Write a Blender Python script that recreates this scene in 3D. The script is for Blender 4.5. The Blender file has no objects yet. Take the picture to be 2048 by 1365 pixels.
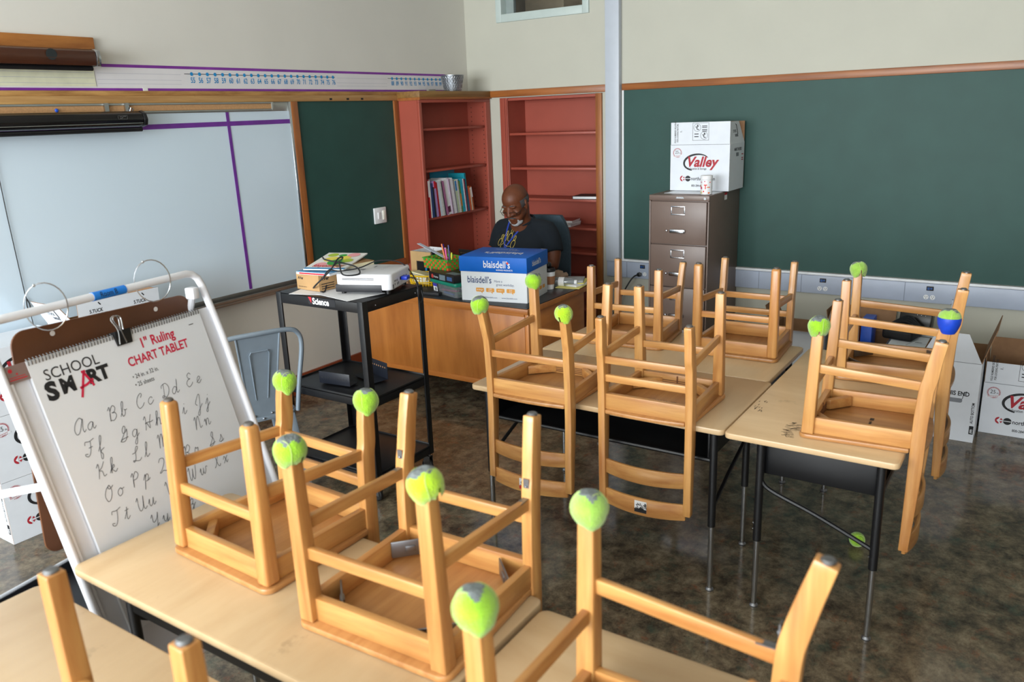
import bpy, bmesh, math, random
from mathutils import Vector, Matrix
from mathutils.bvhtree import BVHTree
random.seed(7)
SC = bpy.context.scene
COL = SC.collection
PI = math.pi

# ------------------------------------------------------------------ camera
def make_camera():
    yaw, pitch, roll, fpx = 0.594859978, -0.273996414, -0.0386159597, 1606.915
    f = Vector((math.cos(pitch)*math.cos(yaw), math.cos(pitch)*math.sin(yaw), math.sin(pitch)))
    r = Vector((math.sin(yaw), -math.cos(yaw), 0.0))
    u = r.cross(f)
    c, s = math.cos(roll), math.sin(roll)
    r2 = r*c + u*s
    u2 = u*c - r*s
    cd = bpy.data.cameras.new('camera')
    cd.sensor_fit = 'HORIZONTAL'
    cd.sensor_width = 36.0
    cd.lens = fpx*36.0/2048.0
    cd.clip_start = 0.05
    cd.dof.use_dof = True
    cd.dof.focus_distance = 4.6
    cd.dof.aperture_fstop = 3.6
    o = bpy.data.objects.new('camera', cd)
    COL.objects.link(o)
    o.matrix_world = Matrix(((r2.x, u2.x, -f.x, 0.0), (r2.y, u2.y, -f.y, 0.0), (r2.z, u2.z, -f.z, 1.9), (0, 0, 0, 1)))
    SC.camera = o
make_camera()

# ------------------------------------------------------------------ world, light, exposure
W = bpy.data.worlds.new('world')
SC.world = W
W.use_nodes = True
W.node_tree.nodes['Background'].inputs[0].default_value = (0.75, 0.85, 1.0, 1)
W.node_tree.nodes['Background'].inputs[1].default_value = 0.6

def area(name, loc, rot, sx, sy, power, col):
    l = bpy.data.lights.new(name, 'AREA')
    l.shape = 'RECTANGLE'; l.size = sx; l.size_y = sy; l.energy = power; l.color = col
    o = bpy.data.objects.new(name, l); COL.objects.link(o)
    o.location = loc; o.rotation_euler = rot
    return o
# daylight through the two big windows in the wall behind the camera
area('window_daylight', (-3.98, 2.2, 1.98), (0, -PI/2, 0), 2.1, 4.0, 610, (0.92, 0.97, 1.0))
area('window_daylight', (-3.98, -2.4, 1.98), (0, -PI/2, 0), 2.1, 4.0, 190, (0.92, 0.97, 1.0))
SC.view_settings.view_transform = 'Standard'
SC.view_settings.look = 'None'
SC.view_settings.exposure = 0.12
SC.view_settings.gamma = 1.0
SC.view_settings.use_curve_mapping = False

# ------------------------------------------------------------------ materials
def lin(h):
    h = h.lstrip('#')
    out = []
    for i in (0, 2, 4):
        c = int(h[i:i+2], 16)/255.0
        out.append(c/12.92 if c <= 0.04045 else ((c+0.055)/1.055)**2.4)
    return tuple(out)+(1.0,)
MATS = {}
def mat(name, col, rough=0.5, metal=0.0, spec=0.5, var=0.06, scale=18.0, bump=0.0, bscale=120.0, trans=0.0, coat=0.0, alpha=1.0, sheen=0.0, fleck=None):
    """plain surface with a little procedural tone variation"""
    if name in MATS: return MATS[name]
    m = bpy.data.materials.new(name); m.use_nodes = True
    nt = m.node_tree; N = nt.nodes; b = N['Principled BSDF']
    c = lin(col) if isinstance(col, str) else col
    tc = N.new('ShaderNodeTexCoord')
    nz = N.new('ShaderNodeTexNoise'); nz.inputs['Scale'].default_value = scale; nz.inputs['Detail'].default_value = 4
    nt.links.new(tc.outputs['Object'], nz.inputs['Vector'])
    rp = N.new('ShaderNodeValToRGB')
    rp.color_ramp.elements[0].position = 0.3; rp.color_ramp.elements[1].position = 0.7
    rp.color_ramp.elements[0].color = tuple(max(0, x*(1-var)) for x in c[:3])+(1,)
    rp.color_ramp.elements[1].color = tuple(min(1, x*(1+var)) for x in c[:3])+(1,)
    nt.links.new(nz.outputs['Fac'], rp.inputs['Fac'])
    nt.links.new(rp.outputs['Color'], b.inputs['Base Color'])
    b.inputs['Roughness'].default_value = rough
    b.inputs['Metallic'].default_value = metal
    b.inputs['Specular IOR Level'].default_value = spec
    b.inputs['Transmission Weight'].default_value = trans
    b.inputs['Coat Weight'].default_value = coat
    b.inputs['Alpha'].default_value = alpha
    b.inputs['Sheen Weight'].default_value = sheen
    if bump:
        n2 = N.new('ShaderNodeTexNoise'); n2.inputs['Scale'].default_value = bscale; n2.inputs['Detail'].default_value = 3
        nt.links.new(tc.outputs['Object'], n2.inputs['Vector'])
        bp = N.new('ShaderNodeBump'); bp.inputs['Strength'].default_value = bump; bp.inputs['Distance'].default_value = 0.004
        nt.links.new(n2.outputs['Fac'], bp.inputs['Height']); nt.links.new(bp.outputs['Normal'], b.inputs['Normal'])
    MATS[name] = m
    return m

def wood(name, c1, c2, axis=0, rough=0.38, across=34.0, along=2.2, stain=0.0, stain_col='#3a2412', coat=0.15, dark=None):
    """grain running along the local axis; 4D noise shifted per object"""
    key = '%s_%s' % (name, 'xyz'[axis])
    if key in MATS: return MATS[key]
    m = bpy.data.materials.new(key); m.use_nodes = True
    nt = m.node_tree; N = nt.nodes; b = N['Principled BSDF']
    tc = N.new('ShaderNodeTexCoord'); mp = N.new('ShaderNodeMapping'); oi = N.new('ShaderNodeObjectInfo')
    sc = [across]*3; sc[axis] = along
    mp.inputs['Scale'].default_value = sc
    nt.links.new(tc.outputs['Object'], mp.inputs['Vector'])
    mu = N.new('ShaderNodeMath'); mu.operation = 'MULTIPLY'; mu.inputs[1].default_value = 37.0
    nt.links.new(oi.outputs['Random'], mu.inputs[0])
    nz = N.new('ShaderNodeTexNoise'); nz.noise_dimensions = '4D'
    nz.inputs['Scale'].default_value = 1.0; nz.inputs['Detail'].default_value = 6; nz.inputs['Roughness'].default_value = 0.62; nz.inputs['Distortion'].default_value = 0.35
    nt.links.new(mp.outputs['Vector'], nz.inputs['Vector']); nt.links.new(mu.outputs[0], nz.inputs['W'])
    rp = N.new('ShaderNodeValToRGB'); e = rp.color_ramp.elements
    e[0].position = 0.3; e[0].color = lin(c1); e[1].position = 0.68; e[1].color = lin(c2)
    nt.links.new(nz.outputs['Fac'], rp.inputs['Fac'])
    # whole-piece tone shift so that no two boards match
    mr = N.new('ShaderNodeMapRange'); mr.inputs['To Min'].default_value = 0.84; mr.inputs['To Max'].default_value = 1.1
    nt.links.new(oi.outputs['Random'], mr.inputs['Value'])
    mx = N.new('ShaderNodeMix'); mx.data_type = 'RGBA'; mx.blend_type = 'MULTIPLY'; mx.inputs['Factor'].default_value = 1.0
    nt.links.new(rp.outputs['Color'], mx.inputs['A']); nt.links.new(mr.outputs['Result'], mx.inputs['B'])
    out = mx.outputs['Result']
    if stain:
        n3 = N.new('ShaderNodeTexNoise'); n3.inputs['Scale'].default_value = 9.0; n3.inputs['Detail'].default_value = 6; n3.inputs['Roughness'].default_value = 0.65
        nt.links.new(tc.outputs['Object'], n3.inputs['Vector'])
        r3 = N.new('ShaderNodeValToRGB'); r3.color_ramp.elements[0].position = 0.66; r3.color_ramp.elements[1].position = 0.82
        r3.color_ramp.elements[0].color = (0, 0, 0, 1); r3.color_ramp.elements[1].color = (stain, stain, stain, 1)
        nt.links.new(n3.outputs['Fac'], r3.inputs['Fac'])
        m3 = N.new('ShaderNodeMix'); m3.data_type = 'RGBA'
        nt.links.new(r3.outputs['Color'], m3.inputs['Factor']); nt.links.new(out, m3.inputs['A']); m3.inputs['B'].default_value = lin(stain_col)
        out = m3.outputs['Result']
    nt.links.new(out, b.inputs['Base Color'])
    b.inputs['Roughness'].default_value = rough; b.inputs['Coat Weight'].default_value = coat; b.inputs['Coat Roughness'].default_value = 0.3
    MATS[key] = m
    return m

def floor_mat():
    m = bpy.data.materials.new('polished_marbled_floor'); m.use_nodes = True
    nt = m.node_tree; N = nt.nodes; b = N['Principled BSDF']; L = nt.links.new
    tc = N.new('ShaderNodeTexCoord')
    def noise(scale, det, rough=0.6, dist=0.6):
        n = N.new('ShaderNodeTexNoise'); n.inputs['Scale'].default_value = scale; n.inputs['Detail'].default_value = det
        n.inputs['Roughness'].default_value = rough; n.inputs['Distortion'].default_value = dist
        L(tc.outputs['Object'], n.inputs['Vector']); return n
    def ramp(n, stops):
        r = N.new('ShaderNodeValToRGB'); e = r.color_ramp.elements
        while len(e) < len(stops): e.new(0.5)
        for el, (p, c) in zip(e, stops): el.position = p; el.color = c if isinstance(c, tuple) else lin(c)
        L(n.outputs['Fac'], r.inputs['Fac']); return r
    base = ramp(noise(9.0, 12, 0.78, 0.2), [(0.36, '#38322a'), (0.46, '#564c3e'), (0.54, '#6f6350'), (0.66, '#8d7f69')])
    def over(prev, r, col):
        mx = N.new('ShaderNodeMix'); mx.data_type = 'RGBA'
        L(r.outputs['Color'], mx.inputs['Factor']); L(prev, mx.inputs['A']); mx.inputs['B'].default_value = lin(col)
        return mx.outputs['Result']
    k = (0, 0, 0, 1)
    g = ramp(noise(9.5, 9, 0.72, 0.2), [(0.53, k), (0.68, (0.6, 0.6, 0.6, 1))])
    o = over(base.outputs['Color'], g, '#3f5146')
    g = ramp(noise(12.3, 9, 0.74, 0.2), [(0.56, k), (0.7, (0.7, 0.7, 0.7, 1))])
    o = over(o, g, '#824d32')
    g = ramp(noise(55, 6, 0.75, 0.2), [(0.60, k), (0.68, (0.85, 0.85, 0.85, 1))])
    o = over(o, g, '#2a241e')
    L(o, b.inputs['Base Color'])
    b.inputs['Roughness'].default_value = 0.17
    b.inputs['Specular IOR Level'].default_value = 0.45
    rr = ramp(noise(5.0, 5), [(0.3, (0.09, 0.09, 0.09, 1)), (0.75, (0.2, 0.2, 0.2, 1))])
    L(rr.outputs['Color'], b.inputs['Roughness'])
    bp = N.new('ShaderNodeBump'); bp.inputs['Strength'].default_value = 0.06; bp.inputs['Distance'].default_value = 0.003
    L(noise(26, 5).outputs['Fac'], bp.inputs['Height']); L(bp.outputs['Normal'], b.inputs['Normal'])
    return m

# ------------------------------------------------------------------ mesh helper
class MB:
    def __init__(s): s.v = []; s.f = []; s.m = []
    def add(s, verts, faces, mi=0, M=None):
        o = len(s.v)
        for p in verts:
            p = Vector(p); s.v.append(tuple(M @ p) if M is not None else tuple(p))
        for k, f in enumerate(faces):
            s.f.append(tuple(i+o for i in f)); s.m.append(mi[k] if isinstance(mi, (list, tuple)) else mi)
        return s
    def box(s, x0, x1, y0, y1, z0, z1, mi=0, M=None):
        v = [(x0, y0, z0), (x1, y0, z0), (x1, y1, z0), (x0, y1, z0), (x0, y0, z1), (x1, y0, z1), (x1, y1, z1), (x0, y1, z1)]
        f = [(0, 3, 2, 1), (4, 5, 6, 7), (0, 1, 5, 4), (1, 2, 6, 5), (2, 3, 7, 6), (3, 0, 4, 7)]
        return s.add(v, f, mi, M)
    def bar(s, p, q, w, h, w2=None, h2=None, up=(0, 0, 1), mi=0):
        """rectangular bar from p to q; w across, h along up"""
        p = Vector(p); q = Vector(q); d = (q-p).normalized(); u = Vector(up)
        if abs(d.dot(u)) > 0.98: u = Vector((1, 0, 0))
        a = d.cross(u).normalized(); u = a.cross(d).normalized()
        w2 = w if w2 is None else w2; h2 = h if h2 is None else h2
        v = []
        for c, ww, hh in ((p, w, h), (q, w2, h2)):
            for sa, sb in ((-1, -1), (1, -1), (1, 1), (-1, 1)): v.append(c+a*(sa*ww/2)+u*(sb*hh/2))
        return s.add(v, [(3, 2, 1, 0), (4, 5, 6, 7), (0, 1, 5, 4), (1, 2, 6, 5), (2, 3, 7, 6), (3, 0, 4, 7)], mi)
    def sweep(s, pts, sec, side, mi=0):
        """sweep a rectangular section (w along side, h across) along pts"""
        pts = [Vector(p) for p in pts]; side = Vector(side).normalized(); n = len(pts); v = []
        for i, p in enumerate(pts):
            d = (pts[min(i+1, n-1)]-pts[max(i-1, 0)]).normalized()
            o = d.cross(side).normalized()
            w, h = sec[i] if isinstance(sec, list) else sec
            for a, b in ((-1, -1), (1, -1), (1, 1), (-1, 1)): v.append(p+side*(a*w/2)+o*(b*h/2))
        f = [(3, 2, 1, 0), tuple(4*(n-1)+k for k in range(4))]
        for i in range(n-1):
            for k in range(4):
                a = 4*i+k; b = 4*i+(k+1) % 4; f.append((a, b, b+4, a+4))
        return s.add(v, f, mi)
    def tube(s, pts, r, n=10, closed=False, mi=0, caps=True):
        pts = [Vector(p) for p in pts]; m = len(pts); v = []; f = []
        up = None
        for i, p in enumerate(pts):
            if closed: d = pts[(i+1) % m]-pts[i-1]
            else: d = pts[min(i+1, m-1)]-pts[max(i-1, 0)]
            d.normalize()
            if up is None:
                up = Vector((0, 0, 1)) if abs(d.z) < 0.9 else Vector((1, 0, 0))
            a = d.cross(up).normalized(); up = a.cross(d).normalized()
            rr = r[i] if isinstance(r, (list, tuple)) else r
            for k in range(n):
                t = 2*PI*k/n; v.append(p+a*(rr*math.cos(t))+up*(rr*math.sin(t)))
        for i in range(m if closed else m-1):
            j = (i+1) % m
            for k in range(n):
                l = (k+1) % n; f.append((i*n+k, i*n+l, j*n+l, j*n+k))
        if not closed and caps:
            f.append(tuple(range(n-1, -1, -1))); f.append(tuple((m-1)*n+k for k in range(n)))
        return s.add(v, f, mi)
    def lathe(s, prof, n=24, c=(0, 0, 0), mi=0, M=None):
        v = []; f = []; m = len(prof); c = Vector(c)
        for r, z in prof:
            for k in range(n):
                t = 2*PI*k/n; v.append(c+Vector((r*math.cos(t), r*math.sin(t), z)))
        for i in range(m-1):
            for k in range(n):
                l = (k+1) % n; f.append((i*n+k, i*n+l, (i+1)*n+l, (i+1)*n+k))
        if prof[0][0] > 1e-6: f.append(tuple(range(n-1, -1, -1)))
        if prof[-1][0] > 1e-6: f.append(tuple((m-1)*n+k for k in range(n)))
        return s.add(v, f, mi, M)
    def ball(s, c, rx, ry=None, rz=None, n=16, M=None, mi=0):
        ry = rx if ry is None else ry; rz = rx if rz is None else rz
        v = [(0, 0, -1)]; f = []; m = n//2
        for i in range(1, m):
            a = -PI/2+PI*i/m
            for k in range(n):
                t = 2*PI*k/n; v.append((math.cos(a)*math.cos(t), math.cos(a)*math.sin(t), math.sin(a)))
        v.append((0, 0, 1)); last = len(v)-1
        for k in range(n):
            l = (k+1) % n
            f.append((0, 1+l, 1+k)); f.append((last, 1+(m-2)*n+k, 1+(m-2)*n+l))
            for i in range(m-2): f.append((1+i*n+k, 1+i*n+l, 1+(i+1)*n+l, 1+(i+1)*n+k))
        v = [Vector((x*rx, y*ry, z*rz)) for x, y, z in v]
        if M is not None: v = [M.to_3x3() @ p for p in v]
        return s.add([p+Vector(c) for p in v], f, mi)
    def prism(s, poly, z0, z1, M=None, mi=0):
        n = len(poly); v = [(x, y, z0) for x, y in poly]+[(x, y, z1) for x, y in poly]
        f = [tuple(range(n-1, -1, -1)), tuple(range(n, 2*n))]+[(k, (k+1) % n, n+(k+1) % n, n+k) for k in range(n)]
        return s.add(v, f, mi, M)
    def build(s, name, mats, parent=None, bevel=0.0, seg=2, smooth=35.0, link=True):
        me = bpy.data.meshes.new(name)
        me.from_pydata(s.v, [], s.f)
        if not isinstance(mats, (list, tuple)): mats = [mats]
        for m in mats: me.materials.append(m)
        if len(mats) > 1:
            for p, i in zip(me.polygons, s.m): p.material_index = i
        bm = bmesh.new(); bm.from_mesh(me)
        bmesh.ops.recalc_face_normals(bm, faces=bm.faces)
        if bevel:
            ed = [e for e in bm.edges if e.is_manifold and len(e.link_faces) == 2 and e.calc_face_angle(0) > 0.6]
            bmesh.ops.bevel(bm, geom=ed, offset=bevel, segments=seg, profile=0.5, affect='EDGES', clamp_overlap=True)
        bm.to_mesh(me); bm.free()
        if smooth:
            for p in me.polygons: p.use_smooth = True
            me.set_sharp_from_angle(angle=math.radians(smooth))
        o = bpy.data.objects.new(name, me)
        if link: COL.objects.link(o)
        if parent is not None: o.parent = parent
        return o

def tag(o, label, cat, group=None, kind=None):
    o['label'] = label; o['category'] = cat
    if group: o['group'] = group
    if kind: o['kind'] = kind
    return o
def thing(name, label, cat, loc=(0, 0, 0), rz=0.0, group=None):
    o = bpy.data.objects.new(name, None); COL.objects.link(o)
    o.empty_display_size = 0.05
    o.location = loc; o.rotation_euler = (0, 0, rz)
    return tag(o, label, cat, group)
def struct(o):
    o['kind'] = 'structure'
    return o
def rounded(x0, x1, y0, y1, r, n=5):
    out = []
    for cx, cy, a0 in ((x1-r, y1-r, 0), (x0+r, y1-r, PI/2), (x0+r, y0+r, PI), (x1-r, y0+r, 1.5*PI)):
        for k in range(n+1):
            a = a0+PI/2*k/n; out.append((cx+r*math.cos(a), cy+r*math.sin(a)))
    return out
def spline(pts, n=8, closed=False):
    pts = [Vector(p) for p in pts]; out = []; m = len(pts)
    for i in range(m if closed else m-1):
        p1 = pts[i]; p2 = pts[(i+1) % m]
        p0 = pts[i-1] if (i > 0 or closed) else p1*2-p2
        p3 = pts[(i+2) % m] if (i+2 < m or closed) else p2*2-p1
        for k in range(n):
            t = k/n
            out.append(0.5*((2*p1)+(p2-p0)*t+(2*p0-5*p1+4*p2-p3)*t*t+(3*p1-3*p2+p3-p0)*t*t*t))
    if not closed: out.append(pts[-1])
    return out
def frame(o, right, up, off=0.0):
    """matrix taking (x,y) in a printed face to the place; z = outwards"""
    r = Vector(right).normalized(); u = Vector(up).normalized(); n = r.cross(u)
    o = Vector(o)+n*off
    return Matrix(((r.x, u.x, n.x, o.x), (r.y, u.y, n.y, o.y), (r.z, u.z, n.z, o.z), (0, 0, 0, 1)))
def text(mb, s, x, y, size, M, mi=0, shear=0.0, bold=0.0, align='LEFT', sx=1.0, rot=0.0, space=1.0):
    cu = bpy.data.curves.new('t', 'FONT')
    cu.body = s; cu.size = size; cu.shear = shear; cu.offset = bold*size; cu.align_x = align; cu.resolution_u = 3; cu.space_character = space
    ob = bpy.data.objects.new('t', cu)
    me = bpy.data.meshes.new_from_object(ob)
    T = M @ Matrix.Translation((x, y, 0)) @ Matrix.Rotation(rot, 4, 'Z') @ Matrix.Diagonal((sx, 1, 1, 1))
    mb.add([v.co.copy() for v in me.vertices], [tuple(p.vertices) for p in me.polygons], mi, T)
    bpy.data.objects.remove(ob); bpy.data.meshes.remove(me); bpy.data.curves.remove(cu)
def stroke(mb, pts, w, M, mi=0):
    """flat pen stroke in a printed face"""
    pts = [Vector((p[0], p[1], 0)) for p in pts]; n = len(pts); v = []
    for i, p in enumerate(pts):
        d = pts[min(i+1, n-1)]-pts[max(i-1, 0)]
        d = d.normalized() if d.length > 1e-9 else Vector((1, 0, 0))
        ww = w[i] if isinstance(w, (list, tuple)) else w
        q = Vector((-d.y, d.x, 0))*(ww/2); v += [p-q, p+q]
    mb.add(v, [(2*i, 2*i+2, 2*i+3, 2*i+1) for i in range(n-1)], mi, M)
def rect(mb, x0, x1, y0, y1, M, mi=0, z=0.0):
    mb.add([(x0, y0, z), (x1, y0, z), (x1, y1, z), (x0, y1, z)], [(0, 1, 2, 3)], mi, M)
def disc(mb, cx, cy, r, M, mi=0, n=20, r2=None):
    if r2 is None:
        mb.add([(cx+r*math.cos(2*PI*k/n), cy+r*math.sin(2*PI*k/n), 0) for k in range(n)], [tuple(range(n))], mi, M)
    else:
        v = []
        for k in range(n):
            c, s = math.cos(2*PI*k/n), math.sin(2*PI*k/n); v += [(cx+r*c, cy+r*s, 0), (cx+r2*c, cy+r2*s, 0)]
        mb.add(v, [(2*k, 2*((k+1) % n), 2*((k+1) % n)+1, 2*k+1) for k in range(n)], mi, M)

# shared materials
M_wall = mat('cream_wall_paint', '#d5d3cb', 0.75, var=0.02, scale=3, bump=0.03, bscale=90)
M_wallB = mat('dimmed_wall_paint', '#bab9ac', 0.75, var=0.02, scale=3, bump=0.03, bscale=90)  # same paint as the left wall, colour darkened to stand in for dimmer light
M_ceil = mat('white_ceiling_paint', '#e6e4dc', 0.85, var=0.02)
M_white = mat('white_paint', '#e6e8ea', 0.35, var=0.02)
M_black = mat('black_powder_coat', '#0d0e11', 0.42, var=0.1, bump=0.05, bscale=300)
M_chrome = mat('chrome', '#b9bcc0', 0.22, 1.0, var=0.03)
M_steel = mat('dull_steel', '#8a8c90', 0.4, 1.0, var=0.1)
M_green = mat('green_chalkboard', '#284a44', 0.55, var=0.07, scale=5, spec=0.35)
M_red = mat('red_ink', '#c2202f', 0.6); M_ink = mat('black_ink', '#1b1c20', 0.6)
M_trimx = wood('trim_wood', '#7d451f', '#a8662f', 0, rough=0.42); M_trimy = wood('trim_wood', '#7d451f', '#a8662f', 1, rough=0.42); M_trimz = wood('trim_wood', '#7d451f', '#a8662f', 2, rough=0.42)
M_salmon = mat('salmon_red_paint', '#9d4a3a', 0.45, var=0.04, scale=6)
M_kraft = mat('brown_cardboard', '#8d6a4b', 0.8, var=0.07, scale=30)
M_carton = mat('white_carton', '#dadfe6', 0.6, var=0.02)
M_paper = mat('white_paper', '#e9eaec', 0.65, var=0.02)
CH = [wood('birch', '#a86c38', '#d09d5c', a, rough=0.34, stain=0.25, stain_col='#7a4a20') for a in range(3)]
CHR = [wood('birch_red', '#a06a38', '#c08c55', a, rough=0.36, stain=0.25, stain_col='#5d3517') for a in range(3)]
# ------------------------------------------------------------------ the room
YA, XB = 4.425, 6.0          # whiteboard wall plane, chalkboard wall plane
def room():
    b = MB(); b.box(-4.2, 7.4, -5.0, 4.6, -0.12, 0.0); struct(b.build('floor', floor_mat()))
    b = MB(); b.box(-4.2, 7.4, -5.0, 4.6, 3.45, 3.55); struct(b.build('ceiling', M_ceil))
    b = MB(); b.box(-4.2, 6.15, YA, YA+.15, 0, 3.45); struct(b.build('wall_left', M_wall))
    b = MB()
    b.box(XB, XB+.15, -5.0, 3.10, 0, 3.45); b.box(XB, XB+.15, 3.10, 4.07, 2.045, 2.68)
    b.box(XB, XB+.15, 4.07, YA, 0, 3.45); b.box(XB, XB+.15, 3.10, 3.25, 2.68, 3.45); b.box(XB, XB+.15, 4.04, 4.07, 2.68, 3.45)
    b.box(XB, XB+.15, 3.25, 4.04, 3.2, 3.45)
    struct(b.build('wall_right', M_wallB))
    b = MB(); b.box(-4.2, 7.4, -5.0, -4.88, 0, 3.45); struct(b.build('wall_side', mat('dark_unseen_wall', '#7d6a55', .7)))  # unseen wall, coloured dark to cut the light it bounces into the room
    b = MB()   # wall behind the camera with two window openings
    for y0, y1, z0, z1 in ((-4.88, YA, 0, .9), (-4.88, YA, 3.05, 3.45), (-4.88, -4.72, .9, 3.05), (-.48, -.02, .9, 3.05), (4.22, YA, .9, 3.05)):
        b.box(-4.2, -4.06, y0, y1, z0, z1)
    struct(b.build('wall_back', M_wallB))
    for i, (y0, y1) in enumerate(((-.02, 4.22), (-4.72, -.48))):
        b = MB()
        for k in range(4):
            y = y0+(y1-y0)*k/3; b.box(-4.16, -4.10, max(y-.03, y0), min(y+.03, y1), .9, 3.05)
        b.box(-4.16, -4.10, y0, y1, .9, .96); b.box(-4.16, -4.10, y0, y1, 2.99, 3.05)
        struct(b.build('window_%d' % (i+2), M_white))
    b = MB(); b.box(-2.3, 5.0, YA-.02, YA-.001, 0, .14); struct(b.build('baseboard_left', mat('red_brown_base', '#8a3f22', .45, var=.08)))
    b = MB(); b.box(XB-.015, XB-.001, -3.2, 3.06, 0, .11); struct(b.build('baseboard_right', mat('grey_base', '#8f8f8c', .5)))
    # borrowed-light window high on the chalkboard wall, hallway behind
    fr = MB()
    fr.box(XB-.02, XB+.15, 3.205, 3.26, 2.652, 3.3); fr.box(XB-.02, XB+.15, 4.03, 4.085, 2.652, 3.3)
    fr.box(XB-.02, XB+.15, 3.26, 4.03, 2.652, 2.715); fr.box(XB-.02, XB+.15, 3.26, 4.03, 3.2, 3.3)
    w = struct(fr.build('window_1', mat('pale_green_frame', '#b9c6c2', .4, var=.02), bevel=.003))
    g = MB(); g.box(XB+.08, XB+.086, 3.26, 3.955, 2.715, 3.2)
    g.build('glass', mat('window_glass', '#ffffff', .02, trans=1.0, var=0), w)
    g = MB(); g.box(XB+.06, XB+.10, 3.955, 4.03, 2.715, 3.2); g.build('sash', mat('grey_sash', '#8b9694', .45), w)
    g = MB(); g.box(XB+.052, XB+.06, 3.975, 3.99, 2.87, 2.93); g.build('latch', M_ink, w)
    b = MB(); b.box(7.25, 7.35, 2.6, 4.6, 2.2, 3.45); b.box(6.2, 7.3, 4.5, 4.6, 2.2, 3.45); b.box(6.2, 7.3, 2.6, 2.7, 2.2, 3.45)
    struct(b.build('wall_hallway', mat('hallway_tan', '#a08f70', .8)))
    b = MB(); b.box(6.95, 7.24, 3.98, 4.4, 2.2, 3.45); struct(b.build('pillar_hallway', mat('hallway_beige', '#bdae90', .8)))
    # steel wire-mould pole and the raceway below the chalkboard
    b = MB(); b.box(XB-.055, XB-.001, 2.925, 3.045, .70, 3.45)
    struct(b.build('conduit_pole', mat('pale_grey_steel', '#b7bec8', .4, var=.02), bevel=.004))
room()

def trims():
    ms = wood('worn_pine', '#8a5d2c', '#c79a5c', 0, rough=.55, stain=.7, stain_col='#6a3d18', across=22, along=4)
    b = MB(); b.box(-2.3, 5.03, YA-.022, YA-.001, 2.085, 2.112); struct(b.build('trim_1', ms, bevel=.002))
    b = MB(); b.box(-2.3, 5.03, YA-.03, YA-.001, 2.045, 2.085); struct(b.build('trim_2', wood('pale_pine', '#a97a45', '#d0a468', 0, rough=.5, stain=.4, stain_col='#7a4a22'), bevel=.002))
    b = MB(); b.box(XB-.025, XB-.001, -3.2, 2.915, 2.055, 2.105); struct(b.build('trim_3', M_trimy, bevel=.003))
    # fixing holes in the pale trim
    b = MB()
    for x in (4.47, 4.62, 4.30): b.box(x-.012, x+.012, YA-.0315, YA-.029, 2.052, 2.066)
    o = b.build('trim_4', M_ink); struct(o)
trims()

def whiteboard():
    t = thing('whiteboard', 'long white dry-erase board with purple tape lines beside the narrow green board', 'whiteboard', (0, YA, 0))
    b = MB(); b.box(-.6, 3.905, -.02, -.001, .835, 1.985); b.build('board_surface', mat('whiteboard_enamel', '#cddde9', .16, var=.01, scale=2, spec=.6), t)
    b = MB(); b.box(3.905, 3.925, -.028, -.001, .80, 2.045); b.build('edge_strip', M_chrome, t, bevel=.002)
    b = MB(); b.box(-.6, 3.925, -.085, -.001, .785, .80); b.box(-.6, 3.925, -.085, -.078, .80, .822); b.box(-.6, 3.925, -.026, -.02, .80, .84)
    b.build('marker_tray', mat('anodised_aluminium', '#8f8f8c', .4, .8), t, bevel=.002)
    b = MB(); b.box(-.6, 3.925, -.02, -.001, 1.985, 2.045); b.box(-.6, 3.77, -.034, -.02, 2.034, 2.044); b.box(-.6, 3.77, -.034, -.02, 1.992, 2.0)
    b.box(3.755, 3.77, -.036, -.02, 1.992, 2.044)
    rail = b.build('map_rail', mat('rail_aluminium', '#a9aca6', .4, .6), t, bevel=.001)
    b = MB(); b.box(-.6, 3.755, -.028, -.021, 2.002, 2.033); b.build('cork_strip', mat('tan_cork', '#b98e62', .85, var=.12, scale=120), rail)
    b = MB()
    for x in (2.60, 2.72):
        q = MB(); q.box(x-.01, x+.014, -.045, -.03, 1.985, 2.046); q.build('rail_clip', M_chrome, rail)
    b.tube([(2.74, -.05, 1.995+.0), (2.75, -.055, 2.012), (2.735, -.055, 2.02), (2.73, -.05, 2.0)], .003, 6)
    b.build('map_hook', M_chrome, rail)
    b = MB(); b.ball((2.33, -.036, 2.012), .01, .006, .01); b.build('blue_pin', mat('blue_plastic', '#1d55c8', .4), rail)
    tape = mat('purple_tape', '#6a2f8f', .45, var=.12, scale=14)
    b = MB(); b.bar((-.6, -.0215, 1.895), (3.905, -.0215, 1.917), .028, .002, up=(0, 1, 0)); b.build('purple_tape', tape, t)
    b = MB(); b.bar((3.402, -.0225, 1.985), (3.413, -.0225, .845), .022, .002, up=(0, 1, 0)); b.build('purple_tape', tape, t)
whiteboard()

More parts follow.
